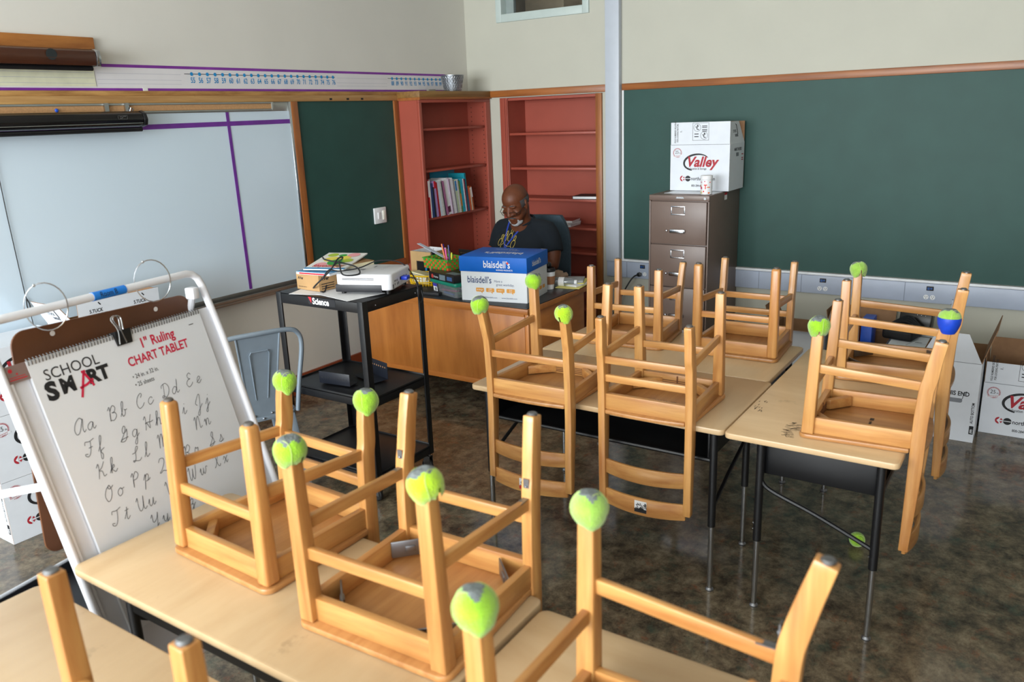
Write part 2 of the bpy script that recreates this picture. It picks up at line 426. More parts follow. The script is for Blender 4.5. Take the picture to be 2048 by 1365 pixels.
def green_board_narrow():
    t = thing('chalkboard', 'narrow dark green board in a wooden frame left of the red bookcases', 'chalkboard', (0, YA, 0))
    b = MB(); b.box(3.985, 4.975, -.016, -.001, .80, 2.045); b.build('board_surface', M_green, t)
    b = MB(); b.box(3.926, 3.985, -.03, -.001, .745, 2.045); b.build('side_frame', M_trimz, t, bevel=.003)
    b = MB(); b.box(4.975, 5.03, -.03, -.001, .745, 2.045); b.build('side_frame', M_trimz, t, bevel=.003)
    b = MB(); b.box(3.985, 4.975, -.034, -.001, .745, .80); b.build('bottom_frame', M_trimx, t, bevel=.003)
green_board_narrow()
def light_switch():
    t = thing('light_switch', 'white wall plate with two switches on the narrow green board', 'light switch', (4.721, YA-.016, 1.178))
    b = MB(); b.box(-.068, .068, -.012, 0, -.062, .062); b.build('plate', M_white, t, bevel=.004)
    b = MB(); b.box(-.032, -.008, -.018, -.012, -.026, .026); b.build('rocker', M_paper, t, bevel=.002)
    b = MB(); b.box(.022, .05, -.02, -.012, -.036, .036); b.build('slide_dimmer', mat('ivory_plastic', '#e9e6da', .4), t, bevel=.002)
light_switch()

def chalkboard_big():
    t = thing('chalkboard', 'wide dark green chalkboard behind the filing cabinet', 'chalkboard', (XB, 0, 0))
    b = MB(); b.box(-.014, -.001, -3.1, 2.90, .725, 2.055); b.build('board_surface', M_green, t)
    b = MB(); b.box(-.02, -.001, 2.90, 2.912, .71, 2.055); b.build('side_trim', M_white, t)
    b = MB(); b.box(-.045, -.001, -3.1, 2.912, .705, .722); b.build('chalk_rail', mat('white_rail', '#e3e6ea', .4), t, bevel=.003)
chalkboard_big()
def raceway():
    t = thing('power_raceway', 'long pale grey power raceway under the wide green chalkboard', 'power raceway', (XB, 0, 0))
    b = MB(); b.box(-.04, -.001, -3.1, 3.045, .57, .703); b.build('raceway_cover', mat('raceway_grey', '#aab4c6', .4, var=.02), t, bevel=.004)
    b = MB()
    for y in (.77, 1.459, 1.77, 2.86): b.box(-.0412, -.0395, y-.0015, y+.0015, .572, .701)
    b.build('cover_joint', mat('joint_grey', '#6d7482', .5), t)
    for y in (2.72, 1.308, .615):
        o = MB(); o.box(-.044, -.04, y-.022, y+.022, .655, .685)
        p = o.build('data_port', M_ink, t, bevel=.002)
        q = MB(); q.box(-.047, -.044, y+.002, y+.016, .661, .678); q.box(-.047, -.044, y-.014, y-.002, .665, .676)
        q.build('jack', mat('jack_blue', '#1f4f8f', .4), p)
        q = MB()
        for dy in (-.02, .02):
            q.lathe([(0.016, 0), (.016, .003), (.0, .003)], 16, M=Matrix.Translation((-.040, y+dy, .61)) @ Matrix.Rotation(-PI/2, 4, 'Y'))
        s = q.build('outlet', M_white, t)
        q = MB()
        for dy in (-.02, .02):
            for a, c in ((-.006, .004), (.006, .004), (0, -.007)): q.box(-.0438, -.0428, y+dy+a-.0016, y+dy+a+.0016, .61+c-.003, .61+c+.003)
        q.build('slot', M_ink, s)
raceway()
def cord():
    b = MB()
    b.tube(spline([(5.935, 2.738, .61), (5.88, 2.76, .60), (5.86, 2.80, .54), (5.84, 2.86, .42), (5.8, 2.92, .25), (5.75, 2.97, .06), (5.6, 3.0, .012)]), .006, 8)
    b.lathe([(.012, 0), (.018, .012), (.018, .028), (.012, .03)], 12, M=Matrix.Translation((5.952, 2.738, .61)) @ Matrix.Rotation(-PI/2, 4, 'Y'))
    tag(b.build('electric_cable', M_black), 'black electric cable plugged into the raceway left of the filing cabinet', 'cable')
cord()

def number_line():
    t = thing('number_line', 'long white paper number line with purple borders above the whiteboard', 'number line', (0, YA, 0))
    b = MB(); b.box(.8, 5.68, -.004, -.001, 2.113, 2.252); b.build('paper_strip', mat('strip_paper', '#d8d6d8', .6, var=.03, scale=6), t)
    M = frame((0, -.0045, 0), (1, 0, 0), (0, 0, 1))
    pur = mat('purple_border', '#7a2f95', .5, var=.15, scale=10)
    b = MB(); rect(b, .8, 5.68, 2.238, 2.254, M); b.build('purple_border', pur, t)
    b = MB(); rect(b, .8, 5.68, 2.113, 2.127, M); b.build('purple_border', pur, t)
    b = MB()
    def run(x0, x1, n0, n1):
        rect(b, x0-.05, x1+.02, 2.209, 2.2125, M, 0)
        for k in range(n0, n1+1):
            x = x0+(x1-x0)*(k-n0)/max(1, n1-n0)
            M2 = frame((0, -.0055, 0), (1, 0, 0), (0, 0, 1))
            disc(b, x, 2.2107, 0.011, M2, 1, 12)
            text(b, str(k), x+.004, 2.160, .045, M2, 1, align='CENTER', bold=.012, sx=.72 if k < 100 else .55)
    run(3.195, 4.365, 55, 76); run(5.0, 5.655, 88, 100)
    b.build('printed_numbers', [M_ink, mat('number_blue', '#1787c4', .6)], t)
    b = MB()
    for z in (2.15, 2.172, 2.205): rect(b, 2.6, 3.12, z, z+.0015, M); rect(b, 4.40, 4.94, z, z+.0015, M)
    b.build('ruled_line', mat('faint_grey_ink', '#a9abb8', .6), t)
    b = MB(); b.box(1.2, 2.585, -.007, -.0045, 2.135, 2.225); p = b.build('yellow_ruled_strip', mat('pale_yellow_paper', '#d9d9bd', .65), t)
    b = MB()
    for z in (2.15, 2.178, 2.205): rect(b, 1.2, 2.58, z, z+.0015, frame((0, -.0072, 0), (1, 0, 0), (0, 0, 1)))
    b.build('ruled_line', mat('faint_grey_ink', '#a9abb8', .6), p)
    b = MB(); b.box(2.86, 2.89, -.007, -.0045, 2.108, 2.13); b.build('masking_tape', mat('white_tape', '#dcdcda', .6), t)
number_line()

def screen_upper():
    t = thing('projection_screen', 'brown roll-up screen case on a pine board above the number line', 'projection screen', (0, YA, 0))
    b = MB(); b.box(.9, 2.60, -.03, -.001, 2.27, 2.385); b.build('mounting_board', wood('pine_board', '#94561f', '#bf7f3c', 0, rough=.45, stain=.8, stain_col='#4a2410', across=16, along=3), t, bevel=.003)
    def case(y, z, h, d):
        return [(y-d*.5, z-h*.5), (y-d*.62, z-h*.1), (y-d*.55, z+h*.36), (y-d*.15, z+h*.5), (y+d*.45, z+h*.5), (y+d*.5, z-h*.5)]
    def pr(poly, x0, x1): 
        m = MB(); n = len(poly); v = [(x0, a, c) for a, c in poly]+[(x1, a, c) for a, c in poly]
        m.add(v, [tuple(range(n)), tuple(range(2*n-1, n-1, -1))]+[(k, (k+1) % n, n+(k+1) % n, n+k) for k in range(n)]); return m
    pr(case(-.085, 2.275, .085, .09), .9, 2.535).build('screen_case', mat('brown_enamel', '#4a2716', .3, var=.12, scale=8), t, bevel=.006)
    pr(case(-.085, 2.275, .092, .098), 2.535, 2.56).build('end_cap', M_chrome, t, bevel=.006)
    b = MB(); b.tube([(.9, -.09, 2.222), (2.515, -.09, 2.222), (2.53, -.09, 2.222)], .0135, 10); b.build('batten', M_black, t)
    b = MB(); disc(b, 0, 0, .028, Matrix.Translation((2.30, -.1405, 2.282)) @ Matrix.Rotation(PI/2, 4, 'X'), n=16); b.build('badge', mat('dark_badge', '#22282a', .4), t)
screen_upper()
def screen_lower():
    t = thing('projection_screen', 'black roll-up screen case hanging in front of the whiteboard', 'projection screen', (0, YA, 0))
    prof = [(-.145, 1.925), (-.155, 1.955), (-.145, 1.985), (-.115, 2.0), (-.075, 1.995), (-.065, 1.93), (-.10, 1.915)]
    def pr(x0, x1, g=0.0):
        m = MB(); n = len(prof); cy, cz = -.11, 1.957
        q = [(cy+(a-cy)*(1+g), cz+(c-cz)*(1+g)) for a, c in prof]
        m.add([(x0, a, c) for a, c in q]+[(x1, a, c) for a, c in q], [tuple(range(n)), tuple(range(2*n-1, n-1, -1))]+[(k, (k+1) % n, n+(k+1) % n, n+k) for k in range(n)]); return m
    pr(.9, 2.745).build('screen_case', mat('black_enamel', '#0b0a0c', .25), t, bevel=.005)
    pr(2.745, 2.768, .06).build('end_cap', mat('black_plastic', '#121316', .35), t, bevel=.005)
    b = MB(); b.tube([(.9, -.12, 1.902), (2.74, -.12, 1.902)], .013, 10); b.build('batten', M_black, t)
    b = MB(); b.bar((.9, -.152, 1.935), (2.735, -.152, 1.935), .004, .004); b.build('bright_seam', M_chrome, t)
    M = frame((0, -.1557, 0), (1, 0, 0), (0, 0, 1)); b = MB()
    for x0, x1, z0, z1 in ((2.59, 2.645, 1.976, 1.978), (2.59, 2.645, 1.957, 1.959), (2.59, 2.592, 1.957, 1.978), (2.643, 2.645, 1.957, 1.978)): rect(b, x0, x1, z0, z1, M)
    stroke(b, [(2.60, 1.962), (2.612, 1.962), (2.622, 1.972), (2.637, 1.972)], .004, M); rect(b, 2.60, 2.615, 1.968, 1.972, M)
    b.build('emblem', M_steel, t)
    b = MB(); b.tube([(1.985, -.03, 1.895), (1.988, -.028, 1.5), (1.996, -.028, 1.10), (1.998, -.03, 1.075)], .0022, 6)
    b.tube(spline([(1.998, -.03, 1.075), (2.008, -.03, 1.04), (2.004, -.03, 1.005), (1.994, -.03, 1.03), (1.997, -.03, 1.07)]), .003, 6)
    b.tube([(2.003, -.03, 1.005), (2.006, -.03, .93), (2.004, -.03, .88)], .002, 6)
    b.build('pull_cord', M_ink, t)
screen_lower()

# ------------------------------------------------------------------ bookcases
def bookcase_left():
    t = thing('bookcase', 'red bookcase at the end of the green board holding a row of leaning books', 'bookcase', (5.03, YA, 0))
    D = -.235; Wd = .965
    b = MB(); b.box(.0, .02, D+.02, -.002, 0, 2.045); b.build('side_panel', M_salmon, t)
    b = MB(); b.box(.92, Wd-.002, D+.02, -.002, 0, 2.045); b.build('side_panel', M_salmon, t)
    b = MB(); b.box(.02, .92, -.02, -.002, 0, 2.045); b.build('back_panel', M_salmon, t)
    b = MB(); b.box(0, .032, D, D+.02, 0, 2.02); b.build('front_stile', M_salmon, t, bevel=.002)
    b = MB(); b.box(.895, Wd-.002, D, D+.02, 0, 2.02); b.build('front_stile', M_salmon, t, bevel=.002)
    b = MB(); b.box(.0, Wd-.002, D, D+.02, 2.02, 2.045); b.build('top_rail', M_salmon, t, bevel=.002)
    b = MB()
    for k in range(44):
        z = .3+k*.039
        for y in (-.06, -.185): b.box(.9185, .9199, y-.004, y+.004, z-.004, z+.004)
    b.build('peg_hole', mat('hole_dark', '#4a1f18', .7), t)
    for z in (1.823, 1.497, 1.115, .72, .36): 
        b = MB(); b.box(.021, .918, D+.025, -.021, z-.018, z); b.build('shelf', M_salmon, t, bevel=.002)
    b = MB(); b.box(.02, .92, D+.02, -.02, 0, .08); b.build('plinth', M_salmon, t)
    b = MB(); b.box(-.012, Wd-.002, D-.02, -.001, 2.06, 2.108); b.build('top_board', wood('brown_top', '#6f4c24', '#957038', 0, rough=.5), t, bevel=.003)
    b = MB(); b.box(-.012, .0, D-.018, -.003, 2.04, 2.06); b.box(.0, Wd-.002, D-.018, -.003, 2.045, 2.06); b.build('top_moulding', M_trimx, t)
bookcase_left()
def bookcase_right():
    t = thing('bookcase', 'red bookcase set into the wall behind the seated man, mostly empty', 'bookcase', (XB, 0, 0))
    D = .29
    b = MB(); b.box(-.012, .004, 4.005, 4.085, 0, 2.045); b.build('front_stile', M_salmon, t, bevel=.003)
    b = MB(); b.box(-.02, -.004, 4.01, 4.018, 0, 2.03); b.box(-.02, -.004, 4.03, 4.036, 0, 2.04); b.build('bead_moulding', M_salmon, t)
    b = MB(); b.box(-.022, .004, 3.095, 3.15, 0, 2.045); b.build('front_stile', M_trimz, t, bevel=.003)
    b = MB(); b.box(0, D, 4.006, 4.03, 0, 2.04); b.build('side_panel', M_salmon, t)
    b = MB(); b.box(0, D, 3.12, 3.144, 0, 2.04); b.build('side_panel', M_salmon, t)
    b = MB(); b.box(D-.02, D, 3.144, 4.006, 0, 2.04); b.build('back_panel', M_salmon, t)
    b = MB(); b.box(0, D, 3.12, 4.03, 2.02, 2.042); b.build('top_panel', M_salmon, t)
    for z in (1.75, 1.458, 1.195, .955, .745, .5, .25):
        b = MB(); b.box(.006, D-.021, 3.145, 4.005, z-.02, z); b.build('shelf', M_salmon, t, bevel=.002)
    b = MB(); b.box(-.03, -.001, 3.05, 4.17, 2.052, 2.107); b.build('top_board', M_trimy, t, bevel=.003)
bookcase_right()

def books():
    A = [ # centre (0..1145 from shelf left), thickness, height, lean deg, colour, extra
     (28, 34, 880, 1.5, '#c02026', 'tall red and white book at the far left of the leaning row', 'w'),
     (62, 24, 870, 2, '#e6e6e4', 'thin white book squeezed beside the red book at the left end', ''),
     (105, 58, 790, 3, '#23406e', 'navy blue book second from the red end of the row', ''),
     (165, 22, 700, 4, '#2b2d33', 'black-spined thin book between navy and lilac books', ''),
     (205, 50, 830, 5, '#a88bbf', 'lilac book with a bright red top on the leaning row', 'r'),
     (255, 42, 800, 6, '#a01c26', 'dark red book just right of the lilac book', ''),
     (305, 52, 820, 7, '#c9d6e0', 'pale blue-white book right of the dark red book', ''),
     (362, 62, 830, 8, '#dfe3dd', 'ring-bound white notebook left of the mauve book', 's'),
     (405, 24, 800, 9, '#1c2238', 'thin navy book pressed against the mauve book', ''),
     (448, 56, 810, 10, '#a3688f', 'mauve pink book in the middle of the leaning row', ''),
     (600, 44, 850, 9, '#b7a2b5', 'spiral-bound book with purple edge right of the white file', 's'),
     (656, 62, 850, 9, '#e4e6ea', 'thick white book right of the white magazine file', ''),
     (702, 36, 800, 9, '#8a8f96', 'grey thin book beside the thick white book', ''),
     (744, 46, 790, 8, '#b8c9a8', 'pale green book with blue patch near the row centre', 'b'),
     (792, 44, 800, 8, '#e2e2df', 'white spiral notebook next to the pale green book', 's'),
     (832, 30, 760, 7, '#5a8a3c', 'green and orange thin book left of the turquoise book', 'o'),
     (888, 58, 800, 7, '#17a3bf', 'bright turquoise book on the right half of the row', ''),
     (934, 26, 800, 7, '#e9e9ea', 'thin white book directly right of the turquoise one', ''),
     (964, 28, 790, 7, '#7a2a4c', 'maroon thin book before the big teal book', ''),
     (1024, 30, 570, 8, '#6d4a86', 'short purple book right of the big teal book', ''),
     (1062, 46, 600, 8, '#c9622b', 'short orange book near the right end of the row', ''),
     (1102, 24, 560, 8, '#d9cdb8', 'short cream-spined book second from the right end', ''),
     (1136, 26, 590, 9, '#a4532b', 'short rust-brown book at the right end of the row', 'w'),
    ]
    x0 = 5.088; k = .00054; z0 = 1.116
    for c, w, h, lean, col, lab, ex in A:
        ww = w*k*.92; hh = h*.00035; dd = .145 if hh > .25 else .12
        t = thing('book', lab, 'book', (x0+c*k, 4.203, z0), group='books leaning on the red bookcase shelf')
        L = math.radians(lean)
        Mx = Matrix.Translation((0, 0, ww/2*math.sin(L))) @ Matrix.Rotation(-L, 4, 'Y')
        cm = mat('cover_'+col[1:], col, .45, var=.08, scale=40)
        b = MB(); b.box(-ww/2, ww/2, 0, .003, 0, hh, M=Mx); b.box(-ww/2, -ww/2+.002, .003, dd, 0, hh, M=Mx); b.box(ww/2-.002, ww/2, .003, dd, 0, hh, M=Mx)
        b.build('cover', cm, t)
        b = MB(); b.box(-ww/2+.002, ww/2-.002, .003, dd-.004, .004, hh-.004, M=Mx); b.build('page_block', M_paper, t)
        if ex in ('w', 'r', 'b', 'o'):
            b = MB()
            z = {'w': (.55, .97), 'r': (.8, 1.0), 'b': (.68, .98), 'o': (.2, .6)}[ex]
            b.box(-ww/2*.96, ww/2*.96, -.0008, 0, hh*z[0], hh*z[1], M=Mx)
            b.build('spine_label', {'w': M_paper, 'r': M_red, 'b': mat('label_blue', '#2a78b8', .5), 'o': mat('label_orange', '#d9802e', .5)}[ex], t)
        if ex == 's':
            b = MB()
            for q in range(26):
                z = .01+(hh-.02)*q/25
                b.tube([Mx @ Vector((-ww*.3, .002, z)), Mx @ Vector((0, -.008, z+.001)), Mx @ Vector((ww*.3, .002, z+.002))], .0014, 5)
            b.build('spiral_binding', M_steel, t)
    # big teal board book standing behind, and the white magazine file
    t = thing('book', 'large teal picture book standing taller than the leaning row', 'book', (5.628, 4.203, z0), group='books leaning on the red bookcase shelf')
    Mx = Matrix.Rotation(math.radians(-6), 4, 'Y')
    b = MB(); b.box(-.01, .008, 0, .005, 0, .325, M=Mx); b.box(-.010, -.006, 0, .175, 0, .325, M=Mx); b.box(.004, .008, 0, .175, 0, .325, M=Mx); b.build('cover', mat('teal_cover', '#1b8b9c', .4), t)
    b = MB(); b.box(-.006, .004, .006, .172, .004, .32, M=Mx); b.build('page_block', M_paper, t)
    t = thing('book', 'turquoise folder lying upright flat behind the row of books', 'book', (5.52, 4.39, z0), group='books leaning on the red bookcase shelf')
    b = MB(); b.box(-.16, .17, 0, .012, 0, .345); b.build('cover', mat('folder_turquoise', '#1c93b4', .4), t, bevel=.002)
    t = thing('magazine_file', 'white magazine file box between the mauve book and the spiral-bound book', 'magazine file', (5.372, 4.212, z0))
    Mx = Matrix.Rotation(math.radians(-9), 4, 'Y')
    b = MB(); b.box(-.026, -.023, 0, .16, 0, .30, M=Mx); b.box(.023, .026, 0, .16, 0, .30, M=Mx); b.box(-.023, .023, 0, .003, 0, .30, M=Mx); b.box(-.023, .023, .157, .16, 0, .30, M=Mx); b.box(-.023, .023, .003, .157, 0, .003, M=Mx)
    b.build('file_shell', M_paper, t)
    b = MB(); b.box(-.018, .018, -.001, 0, .02, .07, M=Mx); b.build('spine_label', mat('label_plum', '#5c2f45', .5), t)
books()
def shelf_papers():
    t = thing('notebook', 'black-spined white notebook lying on the wall bookcase shelf', 'notebook', (6.12, 3.28, 1.197), math.radians(8))
    b = MB(); b.box(-.11, .10, -.12, .12, .0, .003); b.box(-.11, .10, -.12, .12, .022, .025); b.box(-.11, .10, .117, .12, .003, .022); b.build('cover', M_ink, t)
    b = MB(); b.box(-.108, .097, -.118, .116, .003, .022); b.build('page_block', M_paper, t)
    for k, (dz, r, lab) in enumerate(((0, 4, 'lowest grey-edged booklet stacked behind the seated man'), (.018, -5, 'middle white booklet stacked behind the seated man'), (.036, 9, 'top red-covered booklet stacked behind the seated man'))):
        t = thing('booklet', lab, 'booklet', (6.10, 3.56, .957+dz), math.radians(r), group='booklets stacked on the wall bookcase')
        b = MB(); b.box(-.1, .1, -.14, .14, 0, .0155); b.build('page_block', M_paper, t)
        b = MB(); b.box(-.101, .101, -.141, .141, .0155, .0175); b.build('cover', [mat('cover_grey', '#a9aab0', .5), mat('cover_white', '#d6d6da', .5), mat('cover_rust', '#a8473c', .5)][k], t)
shelf_papers()
def bucket():
    t = thing('metal_bucket', 'small ribbed tin bucket on top of the red bookcase', 'bucket', (5.545, 4.245, 2.109))
    tin = mat('galvanised_tin', '#8f959c', .32, .9, var=.15, scale=30)
    b = MB(); b.lathe([(.0, .004), (.066, .004), (.066, .0), (.07, 0), (.092, .118), (.096, .12), (.096, .126), (.089, .126), (.068, .008), (0, .008)], 28); b.build('body', tin, t)
    b = MB()
    for k in range(28):
        a = 2*PI*k/28
        for sgn in (-1, 1):
            pts = [((.0705+.022*f+.001)*math.cos(a+sgn*.112*(1-abs(2*((f*3) % 1)-1))), (.0705+.022*f+.001)*math.sin(a+sgn*.112*(1-abs(2*((f*3) % 1)-1))), .006+.108*f) for f in (0, .166, .333, .5, .667, .833, .98)]
            b.tube(pts, .0016, 4, caps=False)
    b.build('embossing', mat('bright_tin', '#c4c9ce', .3, .9), t)
    tag(MB().box(5.36, 5.45, 4.35, 4.375, 2.1085, 2.128).build('chalk_eraser', mat('felt_grey', '#8d8b84', .9), bevel=.003), 'small grey eraser lying left of the tin bucket', 'eraser')
bucket()
# ------------------------------------------------------------------ school desks
ZT = 0.73
M_lam = wood('maple_laminate', '#bf9f76', '#d3b78f', 0, rough=.32, stain=.55, stain_col='#6d5638', across=7, along=1.6, coat=.1)
def desk(label, x0, x1, y0, y1, student, dep=.415, ins=.055):
    """student: direction the pupil sits: 'x-' 'x+' 'y-'"""
    cx, cy = (x0+x1)/2, (y0+y1)/2
    rz = {'x-': 0, 'x+': PI, 'y-': PI/2}[student]
    t = thing('school_desk', label, 'desk', (cx, cy, 0), rz)
    lx, ly = ((x1-x0), (y1-y0)) if student[0] == 'x' else ((y1-y0), (x1-x0))
    hx, hy = lx/2, ly/2           # local: pupil sits at -x
    b = MB(); b.prism(rounded(-hx, hx, -hy, hy, .024), ZT-.024, ZT); b.build('desk_top', M_lam, t, bevel=.005)
    xs = -hx+.06; xf = min(xs+dep, hx-.05); yy = hy-ins
    b = MB()
    for s in (-1, 1): b.box(xs, xf+.01, s*(yy-.022)-.004, s*(yy-.022)+.004, ZT-.165, ZT-.026)
    b.box(xf+.002, xf+.01, -yy+.022, yy-.022, ZT-.165, ZT-.026); b.box(xs, xf+.01, -yy+.022, yy-.022, ZT-.167, ZT-.161)
    b.build('book_box', M_black, t, bevel=.002)
    b = MB(); b.tube([(xs, -yy, ZT-.158), (xs, yy, ZT-.158)], .009, 8); b.build('front_rail', M_black, t)
    for xx in (xs, xf):
        for s in (-1, 1):
            b = MB(); b.tube([(xx, s*yy, ZT-.026), (xx, s*yy, .29)], .0155, 14)
            l = b.build('leg', M_black, t)
            b = MB(); b.tube([(xx, s*yy, .29), (xx, s*yy, .016)], .0115, 12); b.build('leg_extension', M_chrome, l)
            b = MB(); b.lathe([(.0, 0), (.016, 0), (.017, .006), (.011, .014), (.011, .018), (0, .018)], 14, (xx, s*yy, 0)); b.build('glide', M_steel, l)
            b = MB()
            for z in (.335, .36): b.ball((xx+.0155, s*yy, z), .004, n=8)
            b.build('height_button', M_chrome, l)
    for s in (-1, 1):
        b = MB(); b.tube(spline([(xf, s*yy, .555), (xf-.04, s*yy, .51), ((xs+xf)/2, s*yy, .45), (xs+.03, s*yy, .375), (xs, s*yy, .36)], 5), .0085, 8)
        b.build('brace', M_black, t)
    return t
desk('double desk in the middle, nearer row, with two chair backs hanging toward the camera', 2.758, 3.392, .925, 2.105, 'x-')
desk('double desk in the middle, farther row, between the teacher desk and filing cabinet', 3.398, 4.0, .945, 2.12, 'x+')
R_DESK = desk('double desk on the right with pencil scribble, its black side panel facing the camera', 2.745, 4.0, .318, .92, 'y-')
desk('double desk in the foreground beside the chart easel, carrying two chairs', .955, 1.49, .94, 2.165, 'x+', dep=.37, ins=.085)
desk('desk in the foreground at the bottom edge, right of the largest chair', .95, 1.458, -.28, .925, 'y-')
desk('double desk cropped by the lower left corner of the photo', .27, .868, .95, 2.155, 'x-')

def graffiti():
    T = Matrix.Translation(R_DESK.location) @ Matrix.Rotation(R_DESK.rotation_euler.z, 4, 'Z')
    M = T.inverted() @ frame((2.885, .70, ZT+.0008), (1, .1, 0), (-.1, 1, 0)); b = MB()
    rng = random.Random(3)
    for k in range(34):
        x = -.075+.15*k/33; y = .0+rng.uniform(-.022, .022)-.0
        stroke(b, [(x, y), (x+rng.uniform(-.008, .008), y+rng.uniform(.008, .028)), (x+.008, y+rng.uniform(-.01, .02))], .0022, M)
    for k in range(16):
        x = .13+rng.uniform(0, .16); y = .16+rng.uniform(-.03, .03)
        stroke(b, [(x, y), (x+.012, y+rng.uniform(-.006, .006))], .0025, M)
    b.build('pencil_scribble', mat('graphite', '#5f5040', .7), R_DESK)
graffiti()

# ------------------------------------------------------------------ upside-down chairs
def legbar(p, q, w0, w1, up):
    b = MB(); b.bar(p, q, w0, w0, w1, w1, up=up); return b
def chair(key, label, x, y, deg, g, opt=''):
    """local: +x = chair forward, +y = chair left, z up from the desk top; the chair stands on its seat"""
    wf, df, wfb, dfb, wr, dr, ws, ds, wt, dt, H, dH, Hb = g
    t = thing('school_chair', label, 'chair', (x, y, ZT+.001), math.radians(deg))
    m = CHR if 'r' in opt else CH
    # seat board (its sitting face rests on the desk)
    n = 6; hw = wfb+.028; fx = dfb+.034; nb = ws-.016; r = .03
    poly = []
    for k in range(n+1):
        a = PI/2*k/n; poly.append((fx-r+r*math.cos(PI/2-a) if False else fx-r+r*math.sin(a), -hw+r-r*math.cos(a)))
    for k in range(n+1):
        a = PI/2*k/n; poly.append((fx-r+r*math.cos(a), hw-r+r*math.sin(a)))
    xb = -ds+.026
    poly += [(xb, max(hw-.012, nb+.012)), (xb, nb)]
    for k in range(9):
        yy = nb*(1-2*k/8); poly.append((-ds-.022-.012*(1-(yy/nb)**2), yy))
    poly += [(xb, -nb), (xb, -max(hw-.012, nb+.012))]
    b = MB(); b.prism(poly, 0, .017); b.build('seat', CHR[0] if 'p' not in opt else m[0], t, bevel=.005)
    az0, az1 = .0175, .078
    # aprons
    b = MB(); b.box(dfb-.012, dfb+.010, -wfb+.016, wfb-.016, az0, az1); b.build('apron', m[1], t, bevel=.0015)
    b = MB(); b.box(-ds-.010, -ds+.012, -ws+.012, ws-.012, az0, az1+.004); b.build('apron', m[1], t, bevel=.0015)
    for s in (-1, 1):
        b = MB(); b.bar((dfb-.014, s*(wfb-.002), (az0+az1)/2), (-ds+.018, s*(ws-.0), (az0+az1)/2), .02, az1-az0); b.build('apron', m[0], t, bevel=.0015)
    # corner blocks or steel corner plates
    if 'm' in opt:
        for cx, cy, a in ((dfb-.05, wfb-.05, -45), (dfb-.05, -wfb+.05, 45), (-ds+.055, ws-.05, 45), (-ds+.055, -ws+.05, -45)):
            Mx = Matrix.Translation((cx, cy, .048)) @ Matrix.Rotation(math.radians(a), 4, 'Z')
            b = MB(); b.box(-.052, .052, -.0025, .0025, -.022, .026, M=Mx); b.box(-.014, .014, -.006, .006, -.008, .010, M=Mx)
            b.build('corner_plate', M_steel, t, bevel=.003)
    else:
        for cx, cy, a in ((dfb-.05, wfb-.052, -48), (dfb-.05, -wfb+.052, 48)) + (((-ds+.06, ws-.05, 45), (-ds+.06, -ws+.05, -45)) if 'b' in opt else ()):
            Mx = Matrix.Translation((cx, cy, .0)) @ Matrix.Rotation(math.radians(a), 4, 'Z')
            b = MB(); b.prism([(-.066, -.011), (.066, -.011), (.05, .013), (-.05, .013)], .022, .06, M=Mx); b.build('corner_block', m[0], t, bevel=.002)
        b = MB()
        for z in (.026, .034, .042, .05): b.box(dfb-.0145, dfb-.012, -wfb*.42, wfb*.42, z, z+.003)
        b.box(dfb-.0145, dfb-.012, -.003, .003, .03, .074); b.build('groove', mat('groove_shadow_brown', '#6d4322', .7), t)
    # front legs
    for s in (-1, 1):
        legbar((dfb+.004, s*wfb, .0178), (df+.004, s*wf, H+dH), .042 if 'o' not in opt else .046, .035 if 'o' not in opt else .040, (1, 0, 0)).build('leg', m[2], t, bevel=.0035 if 'o' not in opt else .011, seg=3)
    # back posts, foot to top of the back in one curved piece
    for s in (-1, 1):
        zt = H-dH
        pts = spline([(-dr, s*wr, zt), (-dr*.5-(ds+.012)*.5, s*(wr*.6+ws*.4), zt*.83), (-ds-.016, s*(wr*.3+ws*.7), zt*.675), (-ds-.008, s*(wr*.1+ws*.9), zt*.58), (-ds-.003, s*ws, zt*.40), (-ds, s*ws, .10), (-ds+.002, s*ws, -.06), (-ds*.5-dt*.5, s*(ws+wt)/2, -Hb*.55), (-dt, s*wt, -Hb)], 5)
        m0 = len(pts)
        sec = []
        for i, p in enumerate(pts):
            z = p.z; d = .047 if z > .12 else (.046 if z > -.05 else .046-.014*min(1, (-.05-z)/.3))
            if z > zt*.7: d = .047-.006*(z-zt*.7)/(zt*.3)
            sec.append((.030, d))
        b = MB(); b.sweep(pts, sec, (0, 1, 0)); b.build('back_post', m[2], t, bevel=.0035, seg=2)
    def at_front(z): f = (z-.018)/(H+dH-.018); return (dfb+(df-dfb)*f, wfb+(wf-wfb)*f)
    def at_rear(z):
        f = min(1, max(0, (z-.1)/max(.01, (H-dH)*.5-.1))); x = -ds-.008*f
        if z > (H-dH)*.62: x -= (dr-ds-.008)*((z-(H-dH)*.62)/((H-dH)*.38))
        return (x, ws+(wr-ws)*max(0, (z-.1)/(H-dH-.1))*.6)
    # stretchers
    zs, zf, zr = (.265, .20, .195) if 'n' not in opt else (.12, .2, .19)
    for s in (-1, 1):
        a, c = at_front(zs), at_rear(zs-.02)
        b = MB(); b.bar((a[0]-.012, s*a[1], zs), (c[0]+.015, s*c[1], zs-.022), .017, .032); b.build('stretcher', m[0], t, bevel=.003)
    a = at_front(zf); b = MB(); b.bar((a[0]+.002, -a[1]+.014, zf), (a[0]+.002, a[1]-.014, zf), .018, .030); b.build('stretcher', m[1], t, bevel=.003)
    zz = [zr] if '2' not in opt else [.225, .148]
    for z in zz:
        c = at_rear(z); b = MB(); b.bar((c[0], -c[1]+.012, z), (c[0], c[1]-.012, z), .018, .030); b.build('stretcher', m[1], t, bevel=.003)
